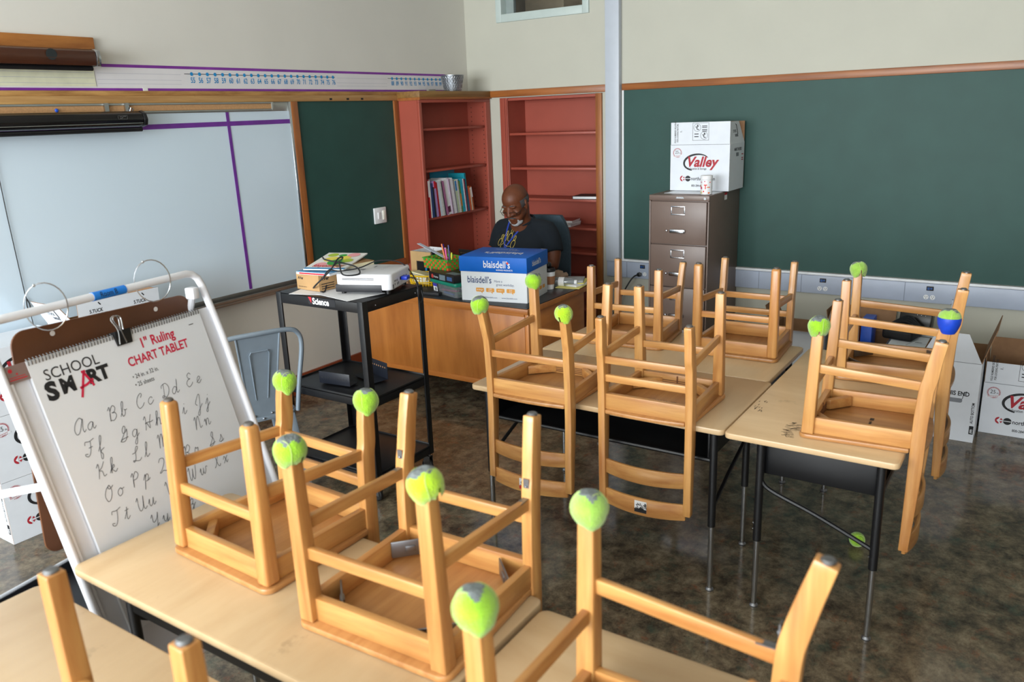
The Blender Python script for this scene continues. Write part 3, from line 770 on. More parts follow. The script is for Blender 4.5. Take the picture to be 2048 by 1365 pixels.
    if 'm' in opt:   # steel angle brackets where the side stretchers meet the posts
        for s in (-1, 1):
            c = at_rear(zs-.02); b = MB()
            b.box(c[0]+.018, c[0]+.021, s*c[1]-.008, s*c[1]+.008, zs-.006, zs+.045); b.box(c[0]+.02, c[0]+.06, s*c[1]-.008, s*c[1]+.008, zs-.007, zs-.004)
            b.ball((c[0]+.022, s*c[1], zs+.025), .004, n=8); b.build('bracket', M_steel, t)
    # curved back slats
    for z0, z1 in ((-.205, -.268), (-.338, -.408)):
        z0 *= Hb/.385; z1 *= Hb/.385; b = MB(); v = []; N = 12
        for k in range(N+1):
            f = -1+2*k/N; zc = (z0+z1)/2; ww = ws+(wt-ws)*min(1, -zc/Hb); yy = f*(ww-.008)
            x = -(ds+(dt-ds)*min(1, -zc/Hb))-.030*(1-f*f); arch = .006*(1-f*f)
            for dx, z in ((-.0065, z0), (.0065, z0), (.0065, z1-arch), (-.0065, z1-arch)): v.append((x+dx, yy, z))
        f = [(0, 1, 2, 3), tuple(4*N+q for q in (3, 2, 1, 0))]
        for k in range(N):
            for q in range(4): f.append((4*k+q, 4*k+(q+1) % 4, 4*k+4+(q+1) % 4, 4*k+4+q))
        b.add(v, f); sl = b.build('back_slat', m[1], t, bevel=.003)
        if 's' in opt and z0 < -.3*Hb/.385:
            zc = (z0+z1)/2; xx = -(ds+(dt-ds)*.95)-.0285-.0085
            yo = -.0 if 'S' in opt else .01
            sb = MB(); Mx = frame((xx, yo+.028, zc-.026), (0, -1, 0), (0, 0, 1), .0)
            rect(sb, 0, .052, 0, .05, Mx, 0); Mx = frame((xx, yo+.028, zc-.026), (0, -1, 0), (0, 0, 1), .0006)
            rng = random.Random(len(key))
            rect(sb, 0, .052, 0, .016, Mx, 2 if 'S' not in opt else 1)
            for q in range(12): 
                px, py = rng.uniform(.004, .04), rng.uniform(.006, .036); stroke(sb, [(px, py), (px+.012, py+rng.uniform(-.01, .01)), (px+.006, py+.009)], .004, frame((xx, yo+.028, zc-.026), (0, -1, 0), (0, 0, 1), .001), 1)
            sb.build('sticker', [M_paper, M_ink, M_red], t)
    if 'k' in opt:
        b = MB(); Mx = frame((-.02, .035, .0182), (0, -1, 0), (1, 0, 0))
        for q in range(5): stroke(b, [(.012*q, .0), (.012*q+.008, .004)], .009, Mx)
        rect(b, .07, .095, -.006, .008, Mx); b.build('stamp', M_ink, t)
    # glides on the bare feet
    tips = {'FL': (df+.004, wf, H+dH), 'FR': (df+.004, -wf, H+dH), 'RL': (-dr, wr, H-dH), 'RR': (-dr, -wr, H-dH)}
    R = Matrix.Rotation(math.radians(deg), 4, 'Z')
    return t, {k: t.location+R.to_3x3() @ Vector(p) for k, p in tips.items()}, tips
def glide(t, p, dark=False):
    b = MB(); b.lathe([(0, 0), (.0135, 0), (.0135, .003), (.010, .0065), (0, .0075)], 16, (p[0], p[1], p[2]-.0003)); b.build('glide', M_steel if not dark else mat('worn_glide', '#6e6a66', .5, .6), t)

FELT = mat('tennis_felt', '#8cbf1a', .95, var=.16, scale=45, bump=.9, bscale=260, sheen=.5)
FELT2 = mat('tennis_felt_pale', '#8fbb45', .95, var=.15, scale=45, bump=.9, bscale=260, sheen=.5)
FELT3 = mat('tennis_felt_neon', '#a3cc10', .95, var=.16, scale=45, bump=.9, bscale=260, sheen=.5)
WORN = mat('worn_grey_felt', '#6d7474', .95, var=.2, scale=60, bump=.9, bscale=200)
SEAM = mat('ball_seam', '#b9cc7c', .9)
def tennis_ball(label, p, felt=0, up=.014, tilt=(0, 0), seed=1, slit=0.0, loose=False, tape=False):
    R = .0375 if not loose else .0335; rng = random.Random(seed)
    t = thing('tennis_ball', label, 'tennis ball', (p[0], p[1], p[2]-up if not loose else p[2]), slit)
    T = Matrix.Rotation(tilt[0], 4, 'X') @ Matrix.Rotation(tilt[1], 4, 'Y')
    # felt shell with a slit opening underneath and a worn grey cap on top
    n, m = 36, 22; v = []; mi = []; f = []
    for i in range(m+1):
        a = PI*i/m
        for k in range(n):
            ph = 2*PI*k/n; x, y, z = math.sin(a)*math.cos(ph), math.sin(a)*math.sin(ph), math.cos(a)
            rr = R*(1+(.03*math.sin(2*ph+seed)*math.sin(a)+.02*math.sin(3*ph+seed*2)*math.sin(2*a) if not loose else 0)+rng.uniform(-.008, .008))
            if not loose:
                if a > PI*.62: # torn flaps round the leg
                    g_ = (a/PI-.62)/.38; rr *= 1+(.30+.28*math.sin(2*ph+seed)+.12*math.sin(5*ph+seed))*g_*.7; rr = max(rr, R*.75)
                if a < .35: z *= .93
            v.append(Vector((x*rr, y*rr, z*rr)))
    mlim = m if loose else int(m*.86)
    for i in range(mlim):
        for k in range(n):
            if not loose and i >= int(m*.55) and abs(((k/n)+.06 % 1)-.5) < .035*(i-m*.55)/(m*.3)+.012 : continue
            l = (k+1) % n; f.append((i*n+k, (i+1)*n+k, (i+1)*n+l, i*n+l))
            cap = (i < m*.19+1.3*math.sin(2*2*PI*k/n+seed)+.8*math.sin(5*2*PI*k/n)) and not loose
            mi.append(1 if cap else 0)
    b = MB(); b.add([T @ q for q in v], f, mi)
    o = b.build('felt', [[FELT, FELT2, FELT3][felt], WORN], t, smooth=80)
    b = MB(); pts = []
    for k in range(60):
        u = 2*PI*k/60; A = .44
        th = PI/2-(PI/2-A)*math.cos(u); ph = u/2+A*math.sin(2*u)
        pts.append(None)
    pts = []
    for k in range(64):
        u = 2*PI*k/64; a_, b_ = .75, .25
        q = Vector((a_*math.cos(u)+b_*math.cos(3*u), a_*math.sin(u)-b_*math.sin(3*u), 2*math.sqrt(a_*b_)*math.sin(2*u))).normalized()
        pts.append(T @ (Matrix.Rotation(seed*1.3, 3, 'Z') @ q)*(R*1.004))
    b.tube(pts, .0008, 5, closed=True); b.build('seam', SEAM, t)
    if tape:
        b = MB(); b.lathe([(.0388, .004), (.0398, -.004), (.038, -.022), (.029, -.046), (.023, -.056), (.021, -.056), (.027, -.044), (.035, -.022), (.0375, .002)], 26); b.build('blue_tape', mat('blue_painter_tape', '#1140b8', .45, var=.12, scale=50), t)
    return t

def lerp3(a, b, f): return a+(b-a)*f
CHAIRS = [
 ('M1', 'chair upended on the middle desks nearest the teacher desk, back hanging toward camera', 2.884, 1.744, 1.6, [.188, .172, .172, .165, .198, .248, .190, .195, .190, .209, .439, .010, .375], 's2'[:1], {'FL': 0, 'RL': 0, 'RR': 2}),
 ('M2', 'chair upended on the middle desks with bare feet and two back slats toward camera', 2.924, 1.235, 1.3, [.177, .143, .174, .162, .18, .216, .183, .189, .182, .193, .426, .026, .376], 's2kS', {}),
 ('F1', 'chair upended on the far middle desks in front of the filing cabinet left side', 3.790, 1.770, 185.0, [.18, .157, .182, .161, .186, .233, .175, .20, .175, .21, .392, .015, .37], '', {}),
 ('F2', 'chair upended on the far middle desks right of the filing cabinet', 3.844, 1.204, 181.6, [.184, .16, .184, .155, .176, .227, .175, .195, .175, .2, .429, .018, .385], 'o2', {}),
 ('R1', 'chair upended on the right desk showing its side, blue-taped ball behind its back foot', 3.034, .483, 92.5, [.182, .148, .175, .163, .170, .232, .175, .194, .172, .181, .418, .016, .375], 'k', {'FL': 0}),
 ('R2', 'chair upended on the far right desk against the white raceway', 3.765, .527, 93.3, [.174, .168, .172, .165, .185, .265, .175, .235, .175, .24, .436, .003, .385], 'm', {'FR': 1}),
 ('N1', 'chair upended on the foreground desk right beside the chart easel', 1.345, 1.763, 177.8, [.175, .157, .188, .168, .179, .229, .183, .198, .175, .2, .432, .023, .385], 'o2', {'RL': 0, 'RR': 0}),
 ('N2', 'largest foreground chair, upended, with steel brackets and two balls on its near legs', 1.300, 1.183, 182.1, [.191, .179, .196, .167, .192, .247, .200, .209, .185, .215, .467, .007, .385], 'm', {'FL': 2, 'FR': 0}),
 ('N3', 'chair upended at the lower edge, right foreground, its curved back leg leaning right', 1.063, .505, 90.2, [.190, .171, .176, .169, .180, .271, .175, .215, .175, .22, .444, -.003, .385], 'm', {'FL': 0, 'FR': 1}),
 ('N0', 'chair upended at the lower left with two bare glide-tipped legs in view', .42, 1.192, 0, [.190, .153, .185, .16, .18, .235, .18, .20, .18, .205, .43, .0, .385], 'n', {}),
]
BALLS = {
 ('M1', 'FL'): 'clean-cut tennis ball on the leg in front of the blue and white box',
 ('M1', 'RL'): 'tennis ball with grey worn top on the leftmost leg of the middle desks',
 ('M1', 'RR'): 'torn neon tennis ball on the leg right of the blue and white box',
 ('R1', 'FL'): 'tennis ball on the near front leg of the right desk chair',
 ('R2', 'FR'): 'pale tennis ball standing out against the green chalkboard',
 ('N1', 'RL'): 'tennis ball on the leg in front of the black cart middle shelf',
 ('N1', 'RR'): 'tennis ball in front of the grey metal chair',
 ('N2', 'FR'): 'tennis ball with worn grey patches on the left near leg of the largest chair',
 ('N2', 'FL'): 'bright neon torn tennis ball on the right near leg of the largest chair',
 ('N3', 'FL'): 'biggest tennis ball at the bottom centre with a dark worn cap',
 ('N3', 'FR'): 'pale hooded tennis ball on the tall leg right of centre foreground',
}
for i, (key, lab, x, y, deg, g, opt, balls) in enumerate(CHAIRS):
    t, tips, loc = chair(key, lab, x, y, deg, g, opt)
    for k in ('FL', 'FR', 'RL', 'RR'):
        if k in balls:
            tennis_ball(BALLS[key, k], tips[k], balls[k], seed=i*7+ord(k[1])+ord(k[0]), tilt=(random.uniform(-.2, .2), random.uniform(-.25, .25)), slit=random.uniform(0, 6.28))
        elif not (key == 'R1' and k == 'RR'):
            glide(t, loc[k], dark=key in ('M1', 'M2', 'F2', 'N1'))
    if key == 'R1':   # the far back foot wears a ball strapped with blue tape
        tennis_ball('tennis ball strapped with blue tape on the right desk chair', tips['RR']+Vector((0, 0, .0)), 1, seed=5, tape=True, up=.0)
tennis_ball('loose green tennis ball lying on the floor under the right desk', (3.465, .541, .0338), 0, seed=9, tilt=(1.1, .4), loose=True)
# ------------------------------------------------------------------ filing cabinet and what stands on it
M_cab = mat('brown_cabinet_enamel', '#705e55', .38, var=.03, scale=8)
def cabinet():
    t = thing('filing_cabinet', 'tall brown four-drawer metal filing cabinet against the green chalkboard', 'filing cabinet', (5.345, 2.17, 0))
    x0, x1, w = 0.0, .635, .222
    b = MB(); b.box(x0+.02, x1, -w, w, 0.0, 1.32); b.box(x0, x0+.02, -w, w, 1.282, 1.32); b.box(x0, x0+.02, -w, w, 0, .05)
    b.box(x0, x0+.02, -w, -w+.012, .05, 1.282); b.box(x0, x0+.02, w-.012, w, .05, 1.282)
    b.build('body', M_cab, t, bevel=.004)
    for k in range(4):
        z1 = 1.276-k*.306; z0 = z1-.298
        b = MB(); b.box(x0-.006, x0+.018, -w+.016, w-.016, z0, z1); d = b.build('drawer', M_cab, t, bevel=.004)
        zc = z1-.061; f = MB()
        for a in ((-.052, .052, zc+.024, zc+.031), (-.052, .052, zc-.031, zc-.024), (-.052, -.045, zc-.024, zc+.024), (.045, .052, zc-.024, zc+.024)): f.box(x0-.011, x0-.006, a[0], a[1], a[2], a[3])
        f.build('label_holder', M_chrome, d, bevel=.001)
        f = MB(); zc = z1-.204; f.box(x0-.034, x0-.022, -.052, .05, zc-.012, zc+.014); f.box(x0-.024, x0-.006, -.056, -.042, zc-.012, zc+.012); f.box(x0-.024, x0-.006, .042, .056, zc-.012, zc+.012)
        f.build('handle', M_chrome, d, bevel=.003)
        f = MB(); f.lathe([(.009, 0), (.009, .006), (.005, .012), (0, .013)], 12, M=Matrix.Translation((x0-.006, .082, zc)) @ Matrix.Rotation(-PI/2, 4, 'Y')); f.build('thumb_latch', M_chrome, d)
    b = MB(); b.lathe([(.009, 0), (.009, .006), (0, .006)], 12, M=Matrix.Translation((x0, -w+.03, 1.301)) @ Matrix.Rotation(-PI/2, 4, 'Y')); b.build('lock', M_chrome, t)
    b = MB(); b.prism([(-.03, -.006), (.03, -.006), (.025, .006), (-.025, .006)], 0, .003, M=frame((x0-.0, -.01, 1.304), (0, -1, 0), (0, 0, 1))); b.build('badge', M_chrome, t)
    M = frame((x0+.3, -w, 1.262), (1, 0, 0), (0, 0, 1), .0008); b = MB(); rect(b, 0, .055, 0, .05, M, 0); rect(b, 0, .055, .034, .05, frame((x0+.3, -w, 1.262), (1, 0, 0), (0, 0, 1), .0012), 1)
    b.build('inspection_sticker', [M_paper, M_red], t)
cabinet()

def valley_face(mb, M, w, h, inks=(0, 1, 2)):
    """front print of the moving carton; M maps 0..w,0..h; inks: black, red, white"""
    K, Rd, Wh = inks
    s = w/.45
    # dark swoosh ellipse round the name
    cx, cy, rx, ry = .205*s, .205*s, .098*s, .058*s
    pts = []; wd = []
    for k in range(30):
        a = math.radians(30+218*k/29); pts.append((cx+rx*math.cos(a)*1.0, cy+ry*math.sin(a)+rx*.18*math.cos(a)*.35)); wd.append(s*(.003+.010*math.sin(PI*k/29)**.8+.004*(k/29)))
    stroke(mb, pts, wd, M, K)
    text(mb, 'Valley', .122*s, .176*s, .1*s, M @ Matrix.Translation((0, 0, .0004)), Rd, shear=.28, bold=.03, sx=.98)
    text(mb, 'Relocation & Storage', .136*s, .153*s, .0215*s, M, K, bold=.012, sx=.78)
    # red and black round emblem with the lettering beside it
    ex, ey, er = .098*s, .088*s, .021*s
    v = [(ex+er*math.cos(a), ey+er*math.sin(a)) for a in [PI/2+PI*k/10 for k in range(11)]]+[(ex-er*.1, ey-er), (ex-er*.55, ey), (ex-er*.1, ey+er)]
    mb.add([(a, c, 0) for a, c in v[:11]], [tuple(range(11))], Rd, M)
    mb.add([(ex-er*.05, ey-er*.62, .0003), (ex-er*.62, ey, .0003), (ex-er*.05, ey+er*.62, .0003), (ex+.0, ey+er, .0003), (ex+.0, ey-er, .0003)], [(0, 4, 3, 2, 1)], Wh, M)
    for sg in (-1, 1): mb.add([(ex+.003*s, ey+sg*er*.2, .0004), (ex+er*.9, ey+sg*er*.2, .0004), (ex+er*.42, ey+sg*er*.75, .0004)], [(0, 1, 2) if sg > 0 else (0, 2, 1)], Rd, M)
    disc(mb, ex+.041*s, ey, er*1.0, M, K, 22); rect(mb, ex+.02*s, ex+.062*s, ey-.002*s, ey+.002*s, M, Wh, .0004)
    text(mb, 'northAmerican', .163*s, .077*s, .0345*s, M, K, bold=.016, sx=.86)
    text(mb, '.', .21*s, .058*s, .02*s, M, K); text(mb, '800-284-6285', .167*s, .030*s, .022*s, M, K, bold=.015, sx=.8)
    # anniversary seal
    qx, qy, qr = .054*s, h-.058*s, .033*s
    for k in range(34):
        a = 2*PI*k/34
        if -2.5 < a-1.5*PI < .0 and False: continue
        stroke(mb, [(qx+qr*.88*math.cos(a), qy+qr*.88*math.sin(a)), (qx+qr*1.06*math.cos(a), qy+qr*1.06*math.sin(a))], .0028*s, M, Rd)
    disc(mb, qx, qy, qr*.9, M, Rd, 28, r2=qr*.84)
    text(mb, '25', qx-.004*s, qy-.006*s, .032*s, M, K, align='CENTER', sx=.9); text(mb, 'th', qx+.014*s, qy-.006*s, .013*s, M, K)
    stroke(mb, [(qx-.036*s, qy-.030*s), (qx, qy-.022*s), (qx+.038*s, qy-.018*s)], .011*s, M @ Matrix.Translation((0, 0, .0003)), Wh)
    text(mb, 'Anniversary', qx-.029*s, qy-.029*s, .0125*s, M @ Matrix.Translation((0, 0, .0006)), Rd, rot=.16, sx=.9)
def side_mark(mb, M, h):
    text(mb, 'AUTO BOTTOM', .014, .115, .02, M, 0, rot=PI/2, bold=.02, sx=.85); rect(mb, .0, .022, .05, .10, M, 0); text(mb, 'E', .004, .058, .03, M @ Matrix.Translation((0, 0, .0005)), 2, bold=.02)
def flap_print(mb, M, w):
    rect(mb, .165, .285, .028, .03, M); rect(mb, .165, .285, .148, .15, M); rect(mb, .165, .167, .03, .148, M); rect(mb, .283, .285, .03, .148, M)
    for cx, cy in ((.199, .117), (.25, .062)):
        disc(mb, cx, cy, .027, M, 0, 22, r2=.025); stroke(mb, [(cx-.014, cy+.004), (cx, cy+.004), (cx+.01, cy+.012)], .005, M); stroke(mb, [(cx, cy+.008), (cx-.004, cy-.008), (cx+.012, cy-.016)], .006, M); disc(mb, cx+.002, cy+.015, .005, M, 0, 8)
    for y in (.125, .115, .10, .09): rect(mb, .235, .272, y, y+.005, M)
    for y in (.07, .052): rect(mb, .178, .21, y, y+.006, M)
    text(mb, 'FOLD NUMBERED SEQUENCE', .04, .012, .0155, M, 0, rot=PI/2, bold=.02, sx=.75); text(mb, 'FOR LOCKING FEATURE', .058, .018, .0155, M, 0, rot=PI/2, bold=.02, sx=.75); text(mb, '1.', .085, .085, .02, M, 0, rot=PI/2, bold=.02)
INKS = None
def carton(label, loc, rz, w, d, h, flaps, name='moving_carton', cat='cardboard box', prints='front', group=None, closed=False):
    """w across the front (local x), d deep (local y, front at -d/2); flaps: {side:(length, angle_from_up_outward_deg)}"""
    global INKS
    if INKS is None: INKS = [M_ink, mat('carton_red', '#a81f2e', .6), mat('print_white', '#e2e5ea', .6), mat('print_grey', '#7f838a', .6)]
    t = thing(name, label, cat, loc, rz, group); T = .004
    b = MB(); x, y = w/2, d/2
    sd = [(-x, x, -y, -y+T), (-x, x, y-T, y), (-x, -x+T, -y+T, y-T), (x-T, x, -y+T, y-T)]
    for k, (a, c, e, g) in enumerate(sd):
        # outside white, inside brown
        mi = [1, 1, 1, 1, 1, 1]; mi[{0: 2, 1: 4, 2: 5, 3: 3}[k]] = 0
        b.box(a, c, e, g, 0, h, mi)
    b.box(-x+T, x-T, -y+T, y-T, 0, T, 1)
    if closed: b.box(-x, x, -y, y, h, h+T, 0)
    b.build('carton_body', [M_carton, M_kraft], t, smooth=0)
    for sdn, (ln, ang) in flaps.items():
        a = math.radians(ang); b = MB()
        # local flap frame: u along hinge, v up the flap, n outwards
        if sdn == 'front': o, u, out, L = Vector((-x, -y, h)), Vector((1, 0, 0)), Vector((0, -1, 0)), w
        elif sdn == 'back': o, u, out, L = Vector((x, y, h)), Vector((-1, 0, 0)), Vector((0, 1, 0)), w
        elif sdn == 'left': o, u, out, L = Vector((-x, y, h)), Vector((0, -1, 0)), Vector((-1, 0, 0)), d
        else: o, u, out, L = Vector((x, -y, h)), Vector((0, 1, 0)), Vector((1, 0, 0)), d
        v = Vector((0, 0, 1))*math.cos(a)+out*math.sin(a); n = u.cross(v)
        ch = (.0 if prints != 'end' else .075) if sdn in ('front', 'back') else .03
        P = [o+u*.002, o+u*(L-.002), o+u*(L-.002-ch)+v*ln, o+u*(.002+ch)+v*ln]
        q = [p-n*T for p in P]
        b.add(P+q, [(0, 1, 2, 3), (7, 6, 5, 4), (0, 4, 5, 1), (1, 5, 6, 2), (2, 6, 7, 3), (3, 7, 4, 0)], [0, 1, 1, 1, 1, 1])
        fl = b.build('flap', [M_carton, M_kraft], t, smooth=0)
        if sdn == 'front':
            cr = MB(); rect(cr, .004, L-.004, -.0025, .0005, frame(o, u, v, .0012)); cr.build('fold_line', INKS[3], fl, smooth=0)
        if sdn == 'front' and prints == 'front':
            mb = MB(); flap_print(mb, frame(o, u, v, .0008), w); mb.build('printed_marks', INKS, fl, smooth=0)
        if sdn == 'front' and prints == 'tuck':
            mb = MB(); Mf = frame(o, u, v, .0008)
            for xx in (.06, .30):
                text(mb, '5.TUCK', xx, .068, .026, Mf, 0, bold=.02, sx=.8); text(mb, 'UNDER', xx+.03, .042, .026, Mf, 0, bold=.02, sx=.8); stroke(mb, [(xx+.05, .118), (xx+.062, .103)], .006, Mf)
            mb.build('printed_marks', INKS, fl, smooth=0)
        if sdn in ('left', 'right'):
            mb = MB(); Mf = frame(o, u, v, .0008); text(mb, '2.TUCK', L*.35, ln*.5, .026, Mf, 0, bold=.02, sx=.8); text(mb, 'UNDER', L*.42, ln*.3, .026, Mf, 0, bold=.02, sx=.8)
            mb.add([(L*.62, ln*.42, 0), (L*.66, ln*.42, 0), (L*.68, ln*.85, 0), (L*.60, ln*.9, 0), (L*.64, ln*.8, 0)], [(0, 1, 2, 4), (4, 2, 3)], 0, Mf); mb.build('printed_marks', INKS, fl, smooth=0)
    mb = MB(); Mf = frame((-x, -y, 0), (1, 0, 0), (0, 0, 1), .0008)
    if prints in ('front', 'frontonly'):
        valley_face(mb, Mf, w, h); mb.build('front_print', INKS, t, smooth=0); mb = MB(); Ml = frame((-x, y, 0), (0, -1, 0), (0, 0, 1), .0008); side_mark(mb, Ml @ Matrix.Translation((d-.03, 0, 0)), h)
        mb.build('side_print', INKS, t, smooth=0); mb = MB()
        Mr = frame((x, -y, 0), (1e-9, 1, 0), (0, 0, 1), .0008)
        rect(mb, d*.42, d*.60, h*.72, h*.80, Mr, 3); text(mb, 'MARK THIS END', d*.30, h*.84, .03, Mr, 0, bold=.02, sx=.7)
        for z in (.62, .66, .74): rect(mb, d*.80, d*.92, h*z, h*(z+.022), Mr, 1)
    elif prints == 'lid':
        Ml = frame((-x, -y, h+T), (1, 0, 0), (0, 1, 0), .0008)
        stroke(mb, [(.04, .05), (.24, .09)], .002, Ml); stroke(mb, [(.1, .02), (.15, .2)], .002, Ml); stroke(mb, [(.1, .26), (.18, .27), (.23, .255)], .012, Ml); text(mb, 'TOP', .14, .1, .022, Ml, 0, bold=.02)
    elif prints == 'end':
        text(mb, 'MARK THIS END', w*.52, h*.58, .036, Mf, 0, bold=.025, sx=.82, align='CENTER')
        pr = rounded(w*.26, w*.76, h*.49, h*.545, .011, 4); mb.add([(p[0], p[1], .0002) for p in pr], [tuple(range(len(pr)))], 3, Mf)
        stroke(mb, [(w*.72, h*.50), (w*.76, h*.55), (w*.77, h*.62), (w*.82, h*.64)], .003, Mf, 0)
        mb.build('end_print', INKS, t, smooth=0); mb = MB(); side_mark(mb, Mf @ Matrix.Translation((w-.026, 0, 0)), h)
    if mb.v: mb.build('printed_lettering', INKS, t, smooth=0)
    return t
# carton on the cabinet; a white sheet under it, a sticker-covered tub in front
carton('white moving carton with raised flaps on top of the filing cabinet', (5.79, 2.135, 1.3245), -PI/2, .44, .315, .325, {'front': (.155, 1), 'right': (.155, -14), 'back': (.15, -2)})
tag(MB().box(5.455, 5.92, 1.96, 2.325, 1.3205, 1.322).build('paper_sheet', mat('glossy_white_sheet', '#dfe3e8', .3)), 'white sheet lying under the carton on the filing cabinet', 'paper')
def tub():
    t = thing('plastic_tub', 'small white sticker-covered tub with screw lid on the filing cabinet', 'tub', (5.435, 2.005, 1.3225))
    b = MB(); b.lathe([(0, 0), (.037, 0), (.04, .004), (.04, .098), (.034, .104), (0, .104)], 28); b.build('tub_body', M_white, t)
    b = MB(); b.lathe([(.038, .101), (.041, .103), (.041, .126), (.038, .129), (0, .129)], 28); b.build('lid', M_paper, t)
    b = MB(); rng = random.Random(4)
    cols = ['#d8321f', '#c42a6b', '#dba91e', '#3f9a3a', '#e0662a']
    for k in range(26):
        a = PI+rng.uniform(-1.3, 1.3); z = rng.choice([.012, .022, .05, .06, .084, .09])
        M = frame((.0405*math.cos(a), .0405*math.sin(a), z), (-math.sin(a), math.cos(a), 0), (0, 0, 1), .0004)
        if rng.random() < .5: disc(b, 0, 0, rng.uniform(.003, .006), M, rng.randrange(5), 9)
        else: rect(b, -.004, .004, -.003, .003, M, rng.randrange(5))
    a = PI+.28; M = frame((.0405*math.cos(a), .0405*math.sin(a), .04), (-math.sin(a), math.cos(a), 0), (0, 0, 1), .0008); text(b, 'T', -.014, 0, .04, M, 0, bold=.05, align='LEFT', sx=.8)
    a = PI-.55; M = frame((.0405*math.cos(a), .0405*math.sin(a), .038), (-math.sin(a), math.cos(a), 0), (0, 0, 1), .0008); text(b, 'is', -.01, 0, .026, M, 1, bold=.04)
    b.build('stickers', [mat('st'+str(i), c, .5) for i, c in enumerate(cols)], t, smooth=0)
tub()

# ------------------------------------------------------------------ cartons along the chalkboard wall
carton('white carton reading MARK THIS END on the floor behind the right desks', (5.19, .372, 0), -PI/2, .315, .45, .47, {'right': (.20, 16), 'front': (.17, 6)}, prints='end')
carton('white moving carton with raised brown-lined flaps at the right edge of the photo', (5.335, -.022, 0), -PI/2, .45, .33, .31, {'front': (.125, 3), 'back': (.19, 2), 'left': (.16, 3), 'right': (.2, 28)})
carton('open white carton with brown flaps left of the pale tennis ball, by the wall', (5.67, 1.36, 0), -PI/2, .36, .34, .40, {'left': (.16, 18), 'right': (.16, 12), 'front': (.10, 75)}, prints='none')
carton('open carton with red and blue contents between the two right chairs', (5.69, .97, 0), -PI/2, .34, .36, .36, {'left': (.2, 12), 'back': (.17, 25)}, prints='none')
carton('closed white carton with a black bag lying on it, behind the right chairs', (5.66, .615, 0), -PI/2, .30, .5, .40, {}, prints='lid', closed=True)
def carton_contents():
    tag(MB().box(5.60, 5.80, 1.0, 1.12, .10, .47).build('red_binder', mat('red_plastic', '#b51f1c', .4), bevel=.006), 'red binder standing in the open carton behind the right chairs', 'binder')
    tag(MB().box(5.62, 5.78, .90, .97, .10, .50).build('blue_binder', mat('blue_binder_plastic', '#1d4fb8', .4), bevel=.006), 'blue binder standing in the open carton behind the right chairs', 'binder')
    t = thing('equipment_bag', 'black equipment bag with silver buttons on the closed carton', 'bag', (5.66, .70, .405), -.2)
    b = MB(); b.box(-.15, .13, -.09, .10, 0, .07); b.build('bag_body', mat('black_nylon', '#101013', .6, bump=.2), t, bevel=.02, seg=3)
    b = MB(); b.box(.06, .13, -.12, .08, .07, .17, M=Matrix.Rotation(.25, 4, 'Y')); p = b.build('control_panel', mat('black_gloss', '#17110f', .3), t, bevel=.008)
    b = MB()
    for k, y in enumerate((-.08, -.055, -.03)): b.ball((.095, y, .125), .006, n=8)
    b.lathe([(.016, 0), (.016, .004), (0, .004)], 14, M=Matrix.Translation((.10, .04, .125)) @ Matrix.Rotation(-PI/2+.25, 4, 'Y')); b.build('button', M_chrome, p)
    b = MB()
    for k in range(4): b.tube(spline([(-.05+.02*k, -.085, .075), (-.02+.02*k, 0, .10+.008*k), (.0+.018*k, .09, .075)], 6), .007, 7)
    b.build('strap', mat('black_webbing', '#15161a', .7), t)
carton_contents()

# stacks of cartons in the corner behind the easel
for k, lab in enumerate(('bottom white carton of the stack behind the easel, standing on the floor', 'middle white carton of the stack behind the easel', 'top closed white carton of the stack left of the hanging brown board')):
    carton(lab, (1.745, 4.118, .0005+k*.318), 0, .45, .315, .312, {}, prints='frontonly', closed=True)
for k, lab in enumerate(('bottom white carton of the stack right of the hanging brown board', 'middle white carton of the stack right of the hanging brown board')):
    carton(lab, (2.22, 4.13, .0005+k*.318), 0, .45, .315, .312, {}, prints='frontonly', closed=True)
carton('open white carton with TUCK UNDER flaps on top above the brown board', (2.25, 4.13, .6375), 0, .45, .315, .312, {'front': (.13, 4), 'left': (.15, 30), 'right': (.12, 5)}, prints='tuck')
